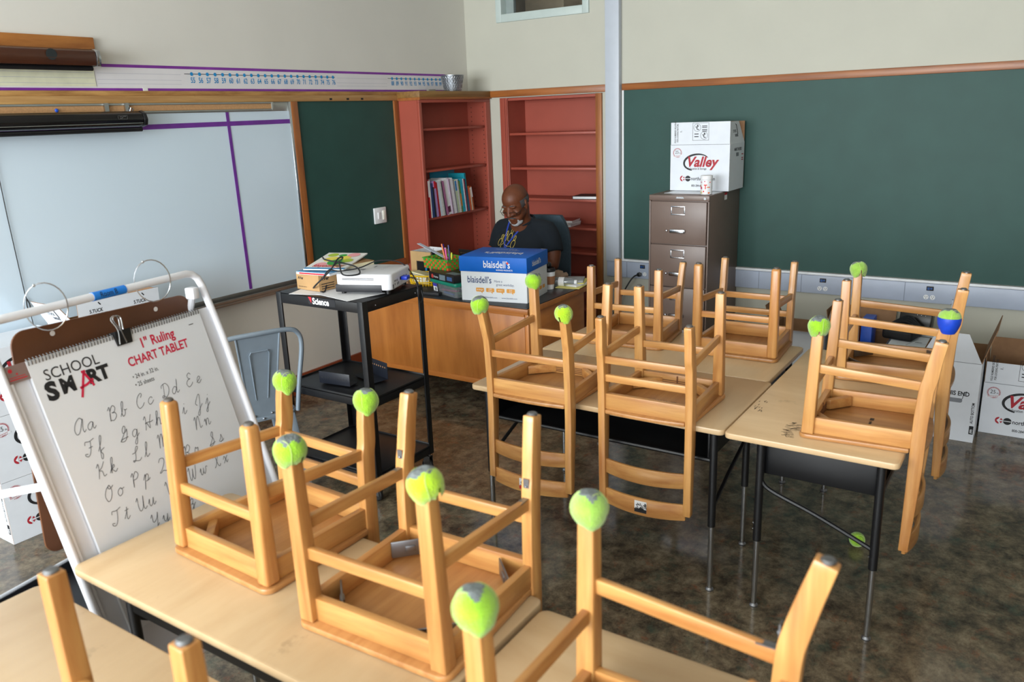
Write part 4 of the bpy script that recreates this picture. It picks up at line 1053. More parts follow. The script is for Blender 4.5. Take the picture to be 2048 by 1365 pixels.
# ------------------------------------------------------------------ chart easel
E_O = Vector((1.0335, 2.3638, 1.28096)); E_YAW = math.radians(9.14); E_T = math.radians(15.67)
E_U = Vector((math.cos(E_YAW), math.sin(E_YAW), 0)); E_NH = Vector((math.sin(E_YAW), -math.cos(E_YAW), 0))
E_D = Vector((0, 0, -math.cos(E_T)))+E_NH*math.sin(E_T); E_N = E_U.cross(-E_D)
GLY = {
'a': '.9,.8 .6,1 .2,.8 .05,.4 .25,.02 .6,.2 .88,.9 .85,.3 1,0 1.3,.3', 'b': '0,.1 .4,.9 .6,1.8 .45,2 .3,1.6 .25,.5 .4,.02 .7,.2 .8,.7 .65,.9 .8,.75 1.1,.8',
'c': '.8,.75 .6,1 .2,.8 .05,.4 .3,0 .7,.15 1,.45', 'd': '.85,.8 .55,1 .15,.75 .05,.35 .25,.02 .6,.2 .95,1 1.05,2 .95,1 .9,.2 1.1,.02 1.35,.3',
'e': '0,.2 .5,.5 .75,.8 .5,1 .2,.7 .2,.2 .5,0 1,.4', 'f': '0,.1 .45,1 .65,1.8 .5,2 .35,1.5 .3,0 .3,-.9 .5,-1 .6,-.5 .35,0 .9,.3',
'g': '.85,.8 .55,1 .15,.75 .1,.3 .35,.02 .7,.3 .9,.9 .8,0 .65,-.9 .4,-1 .35,-.7 .7,-.2 1.2,.3', 'h': '0,.1 .4,1 .6,1.8 .45,2 .3,1.5 .25,0 .35,.6 .65,1 .85,.8 .85,.1 1,0 1.3,.3',
'i': '0,.2 .4,1 .35,.2 .5,0 .9,.4|.5,1.4 .52,1.5', 'j': '0,.2 .5,1 .4,0 .25,-.9 .05,-1 0,-.7 .4,-.2 .9,.3|.6,1.4 .62,1.5',
'k': '0,.1 .4,1 .6,1.8 .45,2 .3,1.5 .25,0 .35,.6 .65,1 .75,.75 .4,.5 .7,.1 .9,0 1.2,.3', 'l': '0,.1 .45,1 .65,1.8 .5,2 .35,1.5 .35,.3 .5,0 .9,.3',
'm': '0,.7 .2,1 .25,0 .35,.7 .55,1 .65,.8 .65,0 .8,.8 1,1 1.1,.8 1.1,.1 1.25,0 1.5,.3', 'n': '0,.7 .25,1 .3,0 .45,.7 .7,1 .85,.8 .85,.1 1,0 1.3,.3',
'o': '.5,1 .15,.8 .05,.4 .3,0 .7,.2 .75,.7 .5,1 .7,.8 1.1,.85', 'p': '0,.3 .35,1 .25,0 .1,-1 .2,-.2 .4,.7 .7,.95 .85,.6 .7,.1 .4,.05 .9,.1 1.1,.3',
'q': '.85,.8 .55,1 .15,.75 .1,.3 .35,.02 .7,.3 .9,.9 .8,0 .75,-.9 .95,-1 1,-.5 .8,-.1 1.2,.3', 'r': '0,.2 .3,1.05 .45,.85 .75,.9 .65,.2 .8,0 1.1,.3',
's': '0,.1 .4,.6 .5,1.05 .7,.4 .55,0 .2,.05 .8,.05 1,.3', 't': '0,.2 .4,1 .5,1.6 .4,.3 .55,0 .9,.3|.15,1.2 .75,1.25', 'u': '0,.4 .25,1 .2,.3 .4,0 .7,.3 .9,1 .85,.2 1,0 1.3,.3',
'v': '0,.6 .25,1 .35,.3 .5,0 .75,.4 .8,.95 1.1,.85', 'w': '0,.5 .2,1 .2,.2 .4,0 .65,.4 .7,.9 .7,.3 .9,0 1.15,.4 1.2,.95 1.5,.85', 'x': '0,.6 .25,1 .5,.5 .7,0 1,.3|.9,1 .1,0',
'y': '0,.6 .25,1 .25,.4 .45,.1 .75,.4 .9,1 .75,-.2 .5,-1 .3,-.8 .7,-.2 1.2,.3', 'z': '0,.7 .3,1 .55,.8 .4,.4 .2,.2 .55,.2 .5,-.6 .3,-1 .15,-.7 .6,-.1 1,.3',
'A': '1.3,1.7 .9,2 .3,1.5 .05,.7 .3,.05 .8,.3 1.35,1.8 1.25,.6 1.4,.05 1.7,.3', 'B': '0,1.5 .3,1.9 .35,1 .3,0 .35,1.2 .8,1.95 1.2,1.6 1,1.1 .6,1.05 1.15,.9 1.25,.4 .8,0 .3,.15',
'C': '.8,1.4 1,1.8 .8,2 .3,1.6 .05,.8 .35,.05 .9,.15 1.3,.6', 'D': '.5,1.9 .5,1 .4,.1 .1,.1 .3,.35 .8,0 1.3,.5 1.4,1.3 .9,1.95 .2,1.8 .1,1.4', 'E': '1,1.7 .7,2 .3,1.7 .5,1.2 .8,1.1 .3,1 .05,.5 .4,0 .9,.15 1.2,.5',
'F': '.1,1.5 .2,1.9 .8,1.8 1.5,2|.95,1.85 .85,.6 .5,0 .1,.1 0,.4 .4,.3|.6,1 1.2,1.05', 'G': '0,.1 .7,1 1,1.7 .8,2 .5,1.6 .55,1.1 1,1.2 1.2,1.5 1.1,.5 .7,0 .1,.1 .4,.35 1.3,.4',
'H': '0,1.5 .3,1.9 .35,1 .2,0|1.3,1.9 1,1 .95,.1 .5,.9 .2,.9 .6,1 1.2,.9 1.6,1', 'I': '0,.4 .6,1.2 .8,1.9 .6,2 .4,1.4 .5,.3 .2,0 0,.3 .5,.4 1,.6', 'J': '.3,.5 0,.9 .6,1.9 .9,1.9 .8,.5 .6,-.8 .3,-1 .3,-.6 .9,.1 1.3,.5',
'K': '0,1.5 .3,1.9 .35,1 .2,0|1.2,1.95 .8,1.3 .35,1 .8,.8 1,.1 1.4,.2', 'L': '0,1.2 .6,1.3 1,1.8 .8,2 .55,1.5 .5,.5 .15,.05 .05,.3 .6,.1 1.1,0 1.4,.3', 'M': '0,1.5 .25,1.9 .3,1 .25,0 .4,1.2 .75,1.9 .85,1.2 .8,0 .95,1.2 1.3,1.9 1.4,1 1.45,.1 1.8,.3',
'N': '0,1.5 .25,1.9 .3,1 .25,0 .45,1.2 .85,1.9 1,1 1.1,.1 1.5,.3', 'O': '.8,2 .3,1.6 .05,.8 .4,0 .9,.3 1.1,1.2 .8,2 .6,1.7 .9,1.5 1.4,1.8', 'P': '0,1.5 .3,1.9 .35,1 .3,0 .35,1.2 .8,1.95 1.2,1.5 .9,1 .4,.95',
'Q': '.1,1.5 .4,1.95 1,1.8 1,1.2 .5,.4 .1,.1 .3,0 .7,.2 1.3,0 1.5,.2', 'R': '0,1.5 .3,1.9 .35,1 .3,0 .35,1.2 .8,1.95 1.2,1.5 .9,1 .5,.95 .9,.7 1.1,.1 1.4,.2', 'S': '0,.1 .7,1 .9,1.8 .7,2 .5,1.5 .9,.9 .9,.3 .4,0 .1,.2 .6,.3 1.2,.4',
'T': '.1,1.5 .2,1.9 .8,1.8 1.5,2|.95,1.85 .85,.6 .5,0 .1,.1 0,.4 .4,.3', 'U': '0,1.5 .25,1.9 .3,.8 .55,.05 1,.4 1.2,1.9 1.15,.5 1.35,.05 1.7,.3', 'V': '0,1.5 .25,1.9 .45,.8 .6,0 .95,1 1.1,1.8 1.4,1.8',
'W': '0,1.5 .25,1.9 .3,.6 .5,0 .8,.7 .9,1.6 .9,.5 1.15,0 1.4,.8 1.5,1.9', 'X': '0,1.5 .25,1.9 .5,1.3 .8,.3 1.1,0 1.3,.3|1.2,1.95 .8,1.3 .4,.3 .1,0', 'Y': '0,1.5 .25,1.9 .3,1 .55,.8 1,1.2 1.2,1.9 1,.3 .7,-.8 .4,-1 .4,-.6 .9,0 1.3,.4', 'Z': '0,1.6 .4,1.95 .9,1.7 .7,1.1 .4,.9 .8,.8 .9,.2 .6,-.8 .3,-1 .3,-.6 .9,0 1.3,.3'}
def script(mb, ch, x, y, s, M, w=.0021):
    for part in GLY[ch].split('|'):
        p = [tuple(float(v) for v in q.split(',')) for q in part.split()]
        stroke(mb, [(x+s*(a.x+.22*a.y), y+s*a.y) for a in spline([(c[0], c[1], 0) for c in p], 5)], w, M)
def easel():
    t = thing('chart_easel', 'white tube-framed chart easel leaning beside the foreground desks', 'easel', (E_O.x, E_O.y, 0))
    inv = Matrix.Translation((-E_O.x, -E_O.y, 0))
    def P(u, d, n=0.0): return inv @ (E_O+E_U*u+E_D*d+E_N*n)
    wht = mat('white_enamel_tube', '#e4e6ec', .3, var=.02)
    b = MB()
    v = [P(-.065, .0, -.006), P(.715, .0, -.006), P(.715, 1.06, -.006), P(-.065, 1.06, -.006)]; q = [P(-.065, .0, -.022), P(.715, .0, -.022), P(.715, 1.06, -.022), P(-.065, 1.06, -.022)]
    b.add(v+q, [(0, 1, 2, 3), (7, 6, 5, 4), (0, 4, 5, 1), (1, 5, 6, 2), (2, 6, 7, 3), (3, 7, 4, 0)])
    b.build('dry_erase_panel', mat('panel_white', '#dfe2ea', .2, var=.02), t)
    bend = .05
    pts = [P(-.075, 1.27), P(-.075, -.08)]
    pts += [P(-.075+bend*(1-math.cos(a)), -.08-bend*math.sin(a)) for a in (.5, 1.0, PI/2)]
    pts += [P(.0, -.13), P(.62, -.13)]+[P(.655+.05*math.sin(a), -.08-.05*math.cos(a)) for a in (0, .5, 1.0, PI/2)]+[P(.717, .1), P(.73, 1.27)]
    b = MB(); b.tube(pts, .013, 12); b.build('front_frame', wht, t)
    b = MB()
    for u in (-.062, ): 
        v = [P(u, .0, .004), P(u+.008, .0, .004), P(u+.008, 1.05, .004), P(u, 1.05, .004)]; q = [x-E_N*.012 for x in v]
        b.add(v+q, [(0, 1, 2, 3), (7, 6, 5, 4), (0, 4, 5, 1), (1, 5, 6, 2), (2, 6, 7, 3), (3, 7, 4, 0)])
    b.build('panel_edge', wht, t)
    # rear legs and their cross bar
    top = E_O+E_D*-.10
    def Q(u, f): # f 0 top .. 1 floor, leaning back
        a = top+E_U*u; c = a-E_NH*.52; c.z = .014
        return inv @ (a+(c-a)*f)
    b = MB(); b.tube([Q(-.06, .02), Q(-.09, 1)], .012, 10); b.build('rear_leg', wht, t)
    b = MB(); b.tube([Q(.68, .02), Q(.72, 1)], .012, 10); b.build('rear_leg', wht, t)
    b = MB(); b.tube([Q(-.09, .72), Q(.72, .72)], .011, 10); b.build('cross_bar', wht, t)
    b = MB(); b.bar(P(-.082, .345, -.01), P(-.10, .345, -.01)-E_NH*.36+Vector((0, 0, -.10)), .008, .022); b.build('side_brace', wht, t)
    b = MB(); b.box(-.014, .014, -.02, .02, -.03, .01, M=Matrix.Translation(P(.655, -.07, .0)) @ Matrix.Rotation(E_YAW, 4, 'Z')); b.build('hinge', wht, t, bevel=.004)
    # storage tray between the legs, black with a bright lip
    z = .46
    b = MB(); Mx = Matrix.Translation((0, 0, z)) @ Matrix.Rotation(E_YAW, 4, 'Z')
    b.box(-.10, .70, -.06, .235, 0, .012, M=Mx); b.box(-.10, .70, .225, .235, .012, .05, M=Mx); b.build('storage_tray', mat('black_tray', '#17181d', .4), t)
    b = MB(); b.tube([Mx @ Vector((-.10, .232, .055)), Mx @ Vector((.70, .232, .055))], .006, 8); b.build('tray_lip', mat('silver_lip', '#c3c9d2', .35), t)
    # tape label and corner sticker
    b = MB(); c0, c1 = P(.275, -.13), P(.395, -.13); b.tube([c0, c1], .0142, 12); bl = b.build('blue_tape_label', mat('blue_masking_tape', '#1c7fe0', .5), t)
    b = MB(); text(b, 'Room B', .02, -.008, .024, frame(P(.275, -.13, .0146), E_U, -E_D), 0, sx=.8); b.build('handwriting', M_ink, bl)
    b = MB(); v = [P(-.07, .0, .005), P(.0, .0, .005), P(.0, .05, .005), P(-.07, .05, .005)]; b.add(v, [(3, 2, 1, 0)]); s = b.build('corner_sticker', mat('brown_silver_label', '#86706a', .4), t)
    b = MB(); M = frame(P(-.07, .05, .0056), E_U, -E_D); disc(b, .02, .036, .006, M, 0, 12); disc(b, .036, .024, .003, M, 0, 8); rect(b, .01, .062, .008, .011, M); rect(b, .012, .058, .015, .017, M); b.build('printed_marks', M_red, s)
    # ---- chart tablet (paper pad) resting on the panel
    p = thing('chart_tablet', 'white chart pad with cursive alphabet clipped to the easel', 'chart pad', (E_O.x, E_O.y, 0))
    b = MB(); v = [P(0, .0, .006), P(.648, .0, .006), P(.648, .86, .006), P(0, .86, .006)]; q = [P(0, .0, -.004), P(.648, .0, -.004), P(.648, .86, -.004), P(0, .86, -.004)]
    b.add(v+q, [(3, 2, 1, 0), (4, 5, 6, 7), (1, 5, 4, 0), (2, 6, 5, 1), (3, 7, 6, 2), (0, 4, 7, 3)]); b.build('cover_sheet', mat('chart_paper', '#e4e8ee', .5, var=.015, scale=3), p)
    b = MB()
    for k in range(60):
        u = .006+.636*k/59; b.tube([P(u, .014, .0065), P(u-.001, .004, .011), P(u-.002, -.006, .004)], .0016, 5, caps=False)
    b.build('wire_binding', M_steel, p)
    M = frame(P(0, 0, .0068), E_U, -E_D)
    rd = mat('chart_red', '#cf1f45', .6)
    b = MB()
    text(b, 'SCHOOL', .035, -.070, .046, M, 0, sx=.98)
    text(b, 'S', .024, -.127, .072, M, 0, bold=.055, sx=1.05); text(b, 'M', .070, -.121, .062, M, 0, bold=.045, sx=.98); text(b, 'RT', .160, -.119, .058, M, 0, bold=.05, sx=1.08)
    for pts in ([(.122, -.150), (.140, -.110), (.153, -.082)], [(.153, -.080), (.165, -.108), (.172, -.128)], [(.126, -.122), (.150, -.118), (.176, -.108)], [(.146, -.078), (.160, -.078)]): stroke(b, pts, .0075, M @ Matrix.Translation((0, 0, .0004)), 1)
    b.build('printed_logotype', [M_ink, rd], p, smooth=0); b = MB()
    text(b, '1" Ruling', .372, -.066, .045, M, 1, bold=.022, sx=.88); text(b, 'CHART TABLET', .308, -.111, .041, M, 1, bold=.022, sx=.86)
    b.build('printed_title', [M_ink, rd], p, smooth=0); b = MB()
    text(b, '\u2022 24 in. x 32 in.', .305, -.152, .021, M, 0, sx=.8); text(b, '\u2022 25 sheets', .304, -.178, .021, M, 0, sx=.8)
    rect(b, .585, .605, -.043, -.0405, M, 0)
    b.build('printed_note', [M_ink, rd], p, smooth=0)
    rows = [('Aa', .061, .249), ('Bb', .178, .249), ('Cc', .285, .246), ('Dd', .385, .244), ('Ee', .493, .241), ('Ff', .068, .320), ('Gg', .190, .322), ('Hh', .283, .318), ('Ii', .395, .32), ('Jj', .498, .322),
            ('Kk', .078, .395), ('Ll', .206, .396), ('Mm', .307, .390), ('Nn', .464, .387), ('Oo', .075, .469), ('Pp', .172, .466), ('Qq', .278, .464), ('Rr', .385, .462), ('Ss', .498, .460),
            ('Tt', .068, .544), ('Uu', .158, .543), ('Vv', .272, .540), ('Ww', .371, .534), ('Xx', .485, .535), ('Yy', .185, .612), ('Zz', .30, .61)]
    for s, u, d in rows:
        b = MB(); script(b, s[0], u-.004, -d, .0225, M, .0019); script(b, s[1], u+.0225*(2.05 if s[0] in 'MW' else 1.75), -d, .0225, M, .0019)
        b.build('cursive_letters', mat('pencil_grey_ink', '#55585f', .6), p, smooth=0)
    # binder clip
    c = thing('binder_clip', 'black binder clip with wire handles holding the chart pad', 'binder clip', (E_O.x, E_O.y, 0))
    b = MB(); v = [P(.29, -.008, .018), P(.352, -.008, .018), P(.348, .038, .012), P(.294, .038, .012)]; q = [P(.29, -.008, -.012), P(.352, -.008, -.012), P(.348, .038, .006), P(.294, .038, .006)]
    b.add(v+q, [(3, 2, 1, 0), (4, 5, 6, 7), (1, 5, 4, 0), (2, 6, 5, 1), (3, 7, 6, 2), (0, 4, 7, 3)]); b.build('clip_body', M_black, c)
    for u, n in ((.305, .02), (.333, -.006)):
        b = MB(); b.tube(spline([P(u-.012, .034 if n > 0 else .0, n+.002), P(u-.004, -.01, n+.004), P(u-.012, -.045, n), P(u+.002, -.056, n), P(u+.016, -.045, n), P(u+.008, -.01, n+.004), P(u+.014, .034 if n > 0 else .0, n+.002)], 5), .0022, 6); b.build('wire_handle', M_chrome, c)
    # ---- brown hardboard hanging from two rings
    h = thing('hardboard_panel', 'brown hardboard panel hanging by rings from the easel top bar', 'board', (E_O.x, E_O.y, 0))
    hz = Vector((0, 0, -1)); O = E_O+E_D*-.13-E_NH*.035
    def H(u, z, n=0): return inv @ (O+E_U*u+hz*z-E_NH*n)
    rot = -.065
    b = MB(); poly = rounded(0, .665, -.70, 0, .045, 6)
    m4 = Matrix.Translation(H(.018, .052)) @ Matrix(((E_U.x, 0, E_NH.x, 0), (E_U.y, 0, E_NH.y, 0), (0, 1, 0, 0), (0, 0, 0, 1))) @ Matrix.Rotation(rot*.6, 4, 'Z')
    b.prism(poly, -.003, .003, M=m4); b.build('board', mat('brown_hardboard', '#5e3517', .5, var=.08, scale=12), h, bevel=.001)
    b = MB()
    for u in (.13, .515):
        b.lathe([(.008, 0), (.008, .0012), (0, .0012)], 12, M=m4 @ Matrix.Translation((u, -.028, .003)))
    b.build('hole', mat('pale_hole', '#d8d2cc', .6), h)
    for i, (u, lab) in enumerate(((.13, 'left metal book ring hooked over the easel bar'), (.52, 'right metal book ring hooked over the easel bar'))):
        b = MB(); c0 = inv @ (E_O+E_D*-.13+E_U*u); r = .062
        zc = c0+Vector((0, 0, .002))-E_NH*.012
        pts = [zc+E_NH*(r*.55*math.cos(a))+E_U*(r*.72*math.cos(a))+Vector((0, 0, r*1.15*math.sin(a))) for a in [2*PI*k/26 for k in range(26)]]
        b.tube(pts, .002, 6, closed=True)
        b.ball(pts[8], .005, n=8)
        o = b.build('book_ring', M_chrome); o.location = (E_O.x, E_O.y, 0); tag(o, lab, 'ring', 'book rings on the easel bar')
easel()

# ------------------------------------------------------------------ grey metal side chair
def metal_chair():
    m = mat('blue_grey_steel', '#8896a3', .36, .35, var=.04)
    t = thing('metal_chair', 'grey metal cafe chair with one flat back slat behind the easel', 'chair', (2.57, 3.42, 0), math.radians(68))
    # local: +x forward (away from the camera), back at -x
    b = MB(); b.prism(rounded(-.17, .19, -.18, .18, .05), .448, .456); b.prism(rounded(-.176, .196, -.186, .186, .055), .425, .449); b.build('seat', m, t, bevel=.004)
    for sx, sy in ((1, 1), (1, -1), (-1, 1), (-1, -1)):
        b = MB(); b.bar((.15*sx, .145*sy, .43), (.205*sx, .19*sy, 0), .045, .045, .028, .028, up=(1, 0, 0)); b.build('leg', m, t, bevel=.008)
    pts = [(-.165, -.185, .44), (-.19, -.200, .60), (-.225, -.222, .80), (-.235, -.205, .875), (-.24, -.15, .902), (-.25, 0, .908), (-.24, .15, .902), (-.235, .205, .875), (-.225, .222, .80), (-.19, .200, .60), (-.165, .185, .44)]
    b = MB(); b.tube(spline(pts, 7), .0125, 12); b.build('back_tube', m, t)
    # tapered back slat with an embossed panel
    b = MB()
    v = []
    for x, z, h in ((-.172, .43, .068), (-.180, .50, .072), (-.245, .902, .112)):
        for y in (-h, h): v += [(x, y, z), (x+.004, y, z)]
    f = []
    for k in (0, 4): f += [(k, k+2, k+6, k+4), (k+1, k+5, k+7, k+3), (k, k+4, k+5, k+1), (k+2, k+3, k+7, k+6)]
    b.add(v, f); sl = b.build('back_slat', m, t)
    b = MB(); rim = [(-.188, -.030, .55), (-.236, -.050, .80), (-.238, -.042, .815), (-.238, .042, .815), (-.236, .050, .80), (-.188, .030, .55)]
    b.tube([(x-.001, y, z) for x, y, z in rim], .0028, 6); b.build('embossed_line', m, sl)
    for s in (-1, 1):
        b = MB(); b.tube([(-.176, .070*s, .50), (-.246, .110*s, .898)], .005, 6); b.build('folded_edge', m, sl)
    for y, z in ((-.045, .462), (.045, .462), (0, .44)):
        b = MB(); b.ball((-.178, y, z), .007, n=8); b.build('rivet', M_chrome, sl)
metal_chair()
# ------------------------------------------------------------------ black AV cart and what stands on it
def cart():
    t = thing('media_cart', 'black metal three-shelf media cart on casters beside the teacher desk', 'cart', (2.945, 3.005, 0))
    hx, hy = .225, .305
    for nm, z, lip in (('top_shelf', 1.06, .055), ('middle_shelf', .565, .05), ('bottom_shelf', .16, .05)):
        b = MB(); b.box(-hx, hx, -hy, hy, z-.012 if nm != 'top_shelf' else z-.006, z-.004 if nm != 'top_shelf' else z)
        b.box(-hx, -hx+.004, -hy, hy, z-lip, z+(.004 if nm != 'top_shelf' else 0)); b.box(hx-.004, hx, -hy, hy, z-lip, z+(.004 if nm != 'top_shelf' else 0))
        b.box(-hx, hx, -hy, -hy+.004, z-lip, z+(.004 if nm != 'top_shelf' else 0)); b.box(-hx, hx, hy-.004, hy, z-lip, z+(.004 if nm != 'top_shelf' else 0))
        sh = b.build(nm, M_black, t, bevel=.002)
        if nm == 'top_shelf':
            b = MB(); M = frame((-hx, .055, z-.047), (0, -1, 0), (0, 0, 1), .001)
            rect(b, -.012, .178, .006, .044, M, 2); mm = M @ Matrix.Translation((0, 0, .0006))
            b.add([(-.012, .044, 0), (.012, .044, 0), (.010, .012, 0)], [(0, 2, 1)], 1, mm); text(b, 'Science', .018, .010, .045, mm, 0, bold=.03, sx=.86)
            b.build('bumper_sticker', [M_paper, M_red, M_ink], sh, smooth=0)
            for bx in (-hx+.09, hx-.06): b = MB(); b.ball((bx, -hy-.001, z-.03), .0035, n=8); b.build('bolt', M_steel, sh)
    for sx in (-1, 1):
        for sy in (-1, 1):
            b = MB(); s1, s2 = sx*(hx+.002), sy*(hy+.002)
            b.box(min(s1, s1-sx*.036), max(s1, s1-sx*.036), min(s2, s2-sy*.004), max(s2, s2-sy*.004), .11, 1.062)
            b.box(min(s1, s1-sx*.004), max(s1, s1-sx*.004), min(s2, s2-sy*.036), max(s2, s2-sy*.036), .11, 1.062)
            l = b.build('leg', M_black, t, bevel=.0015)
            b = MB(); x, y = sx*(hx-.018), sy*(hy-.018)
            b.lathe([(0, 0), (.009, 0), (.009, .03), (0, .03)], 12, (x, y, .10)); b.box(x-.016, x-.013, y-.012, y+.03, .035, .10); b.box(x+.013, x+.016, y-.012, y+.03, .035, .10); b.box(x-.016, x+.016, y-.012, y+.02, .096, .10)
            c = b.build('caster_fork', M_chrome, t)
            b = MB(); b.lathe([(0, -.011), (.030, -.011), (.036, -.006), (.036, .006), (.030, .011), (0, .011)], 22, M=Matrix.Translation((x, y+.014, .0365)) @ Matrix.Rotation(PI/2, 4, 'Y')); b.build('caster_wheel', mat('black_rubber', '#141414', .6), c)
cart()
def bookends():
    for i, (x, y, rz, lab) in enumerate(((2.80, 3.03, .12, 'black book support tray lying on the cart middle shelf, nearest the camera'), (3.02, 2.93, -.25, 'black perforated bookend standing at the back of the cart middle shelf'))):
        t = thing('bookend', lab, 'bookend', (x, y, .570), rz)
        nv = mat('navy_black_steel', '#161a24', .4)
        b = MB(); b.box(0, .003, -.10, .10, 0, .09 if i else .065); 
        b.build('upright', nv, t, bevel=.001)
        b = MB(); b.box(-.085 if i else 0.003, 0 if i else .07, -.1, .1, 0, .003); b.build('foot', nv, t)
        b = MB()
        for k in range(9): y2 = -.08+.16*k/8; b.box(-.0012, -.0004, y2-.004, y2+.004, .058 if i else .03, .066 if i else .036)
        b.build('slot_row', M_kraft if i else M_ink, t)
bookends()
def projector():
    t = thing('projector', 'white projector with a blue video plug on top of the black cart', 'projector', (2.985, 2.862, 1.0635), math.radians(20))
    wm = mat('projector_white', '#d9dbe0', .35, var=.02)
    b = MB(); b.prism(rounded(-.14, .145, -.15, .15, .03), .02, .102); b.build('housing', wm, t, bevel=.008, seg=3)
    b = MB(); b.box(-.1415, -.10, -.10, .1505, .012, .05); b.build('grille', mat('dark_grille', '#1b1c22', .45), t, bevel=.004)
    b = MB()
    for z in (.062, .068): b.box(-.142, -.139, -.06, .11, z+.012, z+.0145)
    b.build('vent_slot', M_ink, t)
    for x, y in ((-.11, -.12), (.11, -.12), (-.11, .12), (.11, .12)):
        b = MB(); b.lathe([(0, 0), (.012, 0), (.012, .022), (0, .022)], 12, (x, y, 0)); b.build('foot', M_black, t)
    M = frame((-.12, -.15, .026), (1, 0, 0), (0, 0, 1), .0008); b = MB()
    rect(b, 0, .012, .0, .022, M)
    for k, (x, y) in enumerate(((.026, .03), (.04, .03), (.026, .014))): rect(b, x, x+.007, y, y+.009, M)
    for x, y in ((.062, .034), (.062, .016), (.078, .018), (.19, .034)): disc(b, x, y, .006, M, 0, 12, r2=.003 if x < .1 else .0)
    rect(b, .10, .16, .026, .042, M)
    b.build('port', M_ink, t)
    M = frame((-.05, -.08, .1022), (1, 0, 0), (0, 1, 0), .0006); b = MB()
    for k in range(4): disc(b, .05+.03*k, .03, .006, M, 0, 12, r2=.0045)
    rect(b, .02, .06, .12, .15, M); rect(b, .10, .14, .09, .10, M); b.build('button_print', mat('button_grey', '#8d9096', .5), t)
    pl = thing('video_cable', 'black video cable looping over the projector with a blue plug', 'cable', (2.985, 2.862, 1.0635), math.radians(20))
    b = MB(); b.box(-.012, .036, -.185, -.1515, .05, .068); b.build('blue_plug', mat('vga_blue', '#1a3fd0', .4), pl, bevel=.003)
    b = MB(); b.tube(spline([(.012, -.185, .059), (.02, -.215, .05), (.03, -.225, .0), (.034, -.222, -.05), (.06, -.222, -.085), (.10, -.222, -.06), (.11, -.19, .02), (.10, -.12, .115), (.04, -.02, .14), (-.04, .06, .115), (-.12, .13, .115), (-.17, .16, .13), (-.20, .18, .10)], 7), .0032, 8)
    b.lathe([(.005, -.014), (.006, -.012), (.006, .012), (.005, .014)], 12, (.033, -.223, -.02)); b.build('cable', M_ink, pl)
    pc = thing('power_cable', 'black power cable coiled between the cardboard box and the projector', 'cable', (2.80, 3.03, 1.0635))
    b = MB(); b.tube(spline([(-.03, .0, .012), (.03, .03, .006), (.10, .07, .09), (.16, .02, .15), (.08, -.03, .165), (.0, -.05, .12), (-.035, .02, .05), (.01, .09, .02), (.07, .06, .08), (.10, .0, .14), (.02, -.10, .15), (-.02, -.16, .11), (.05, -.2, .105), (.10, -.12, .13), (.05, .02, .16), (.08, .08, .165)], 8), .004, 8)
    b.build('cable', M_ink, pc)
projector()
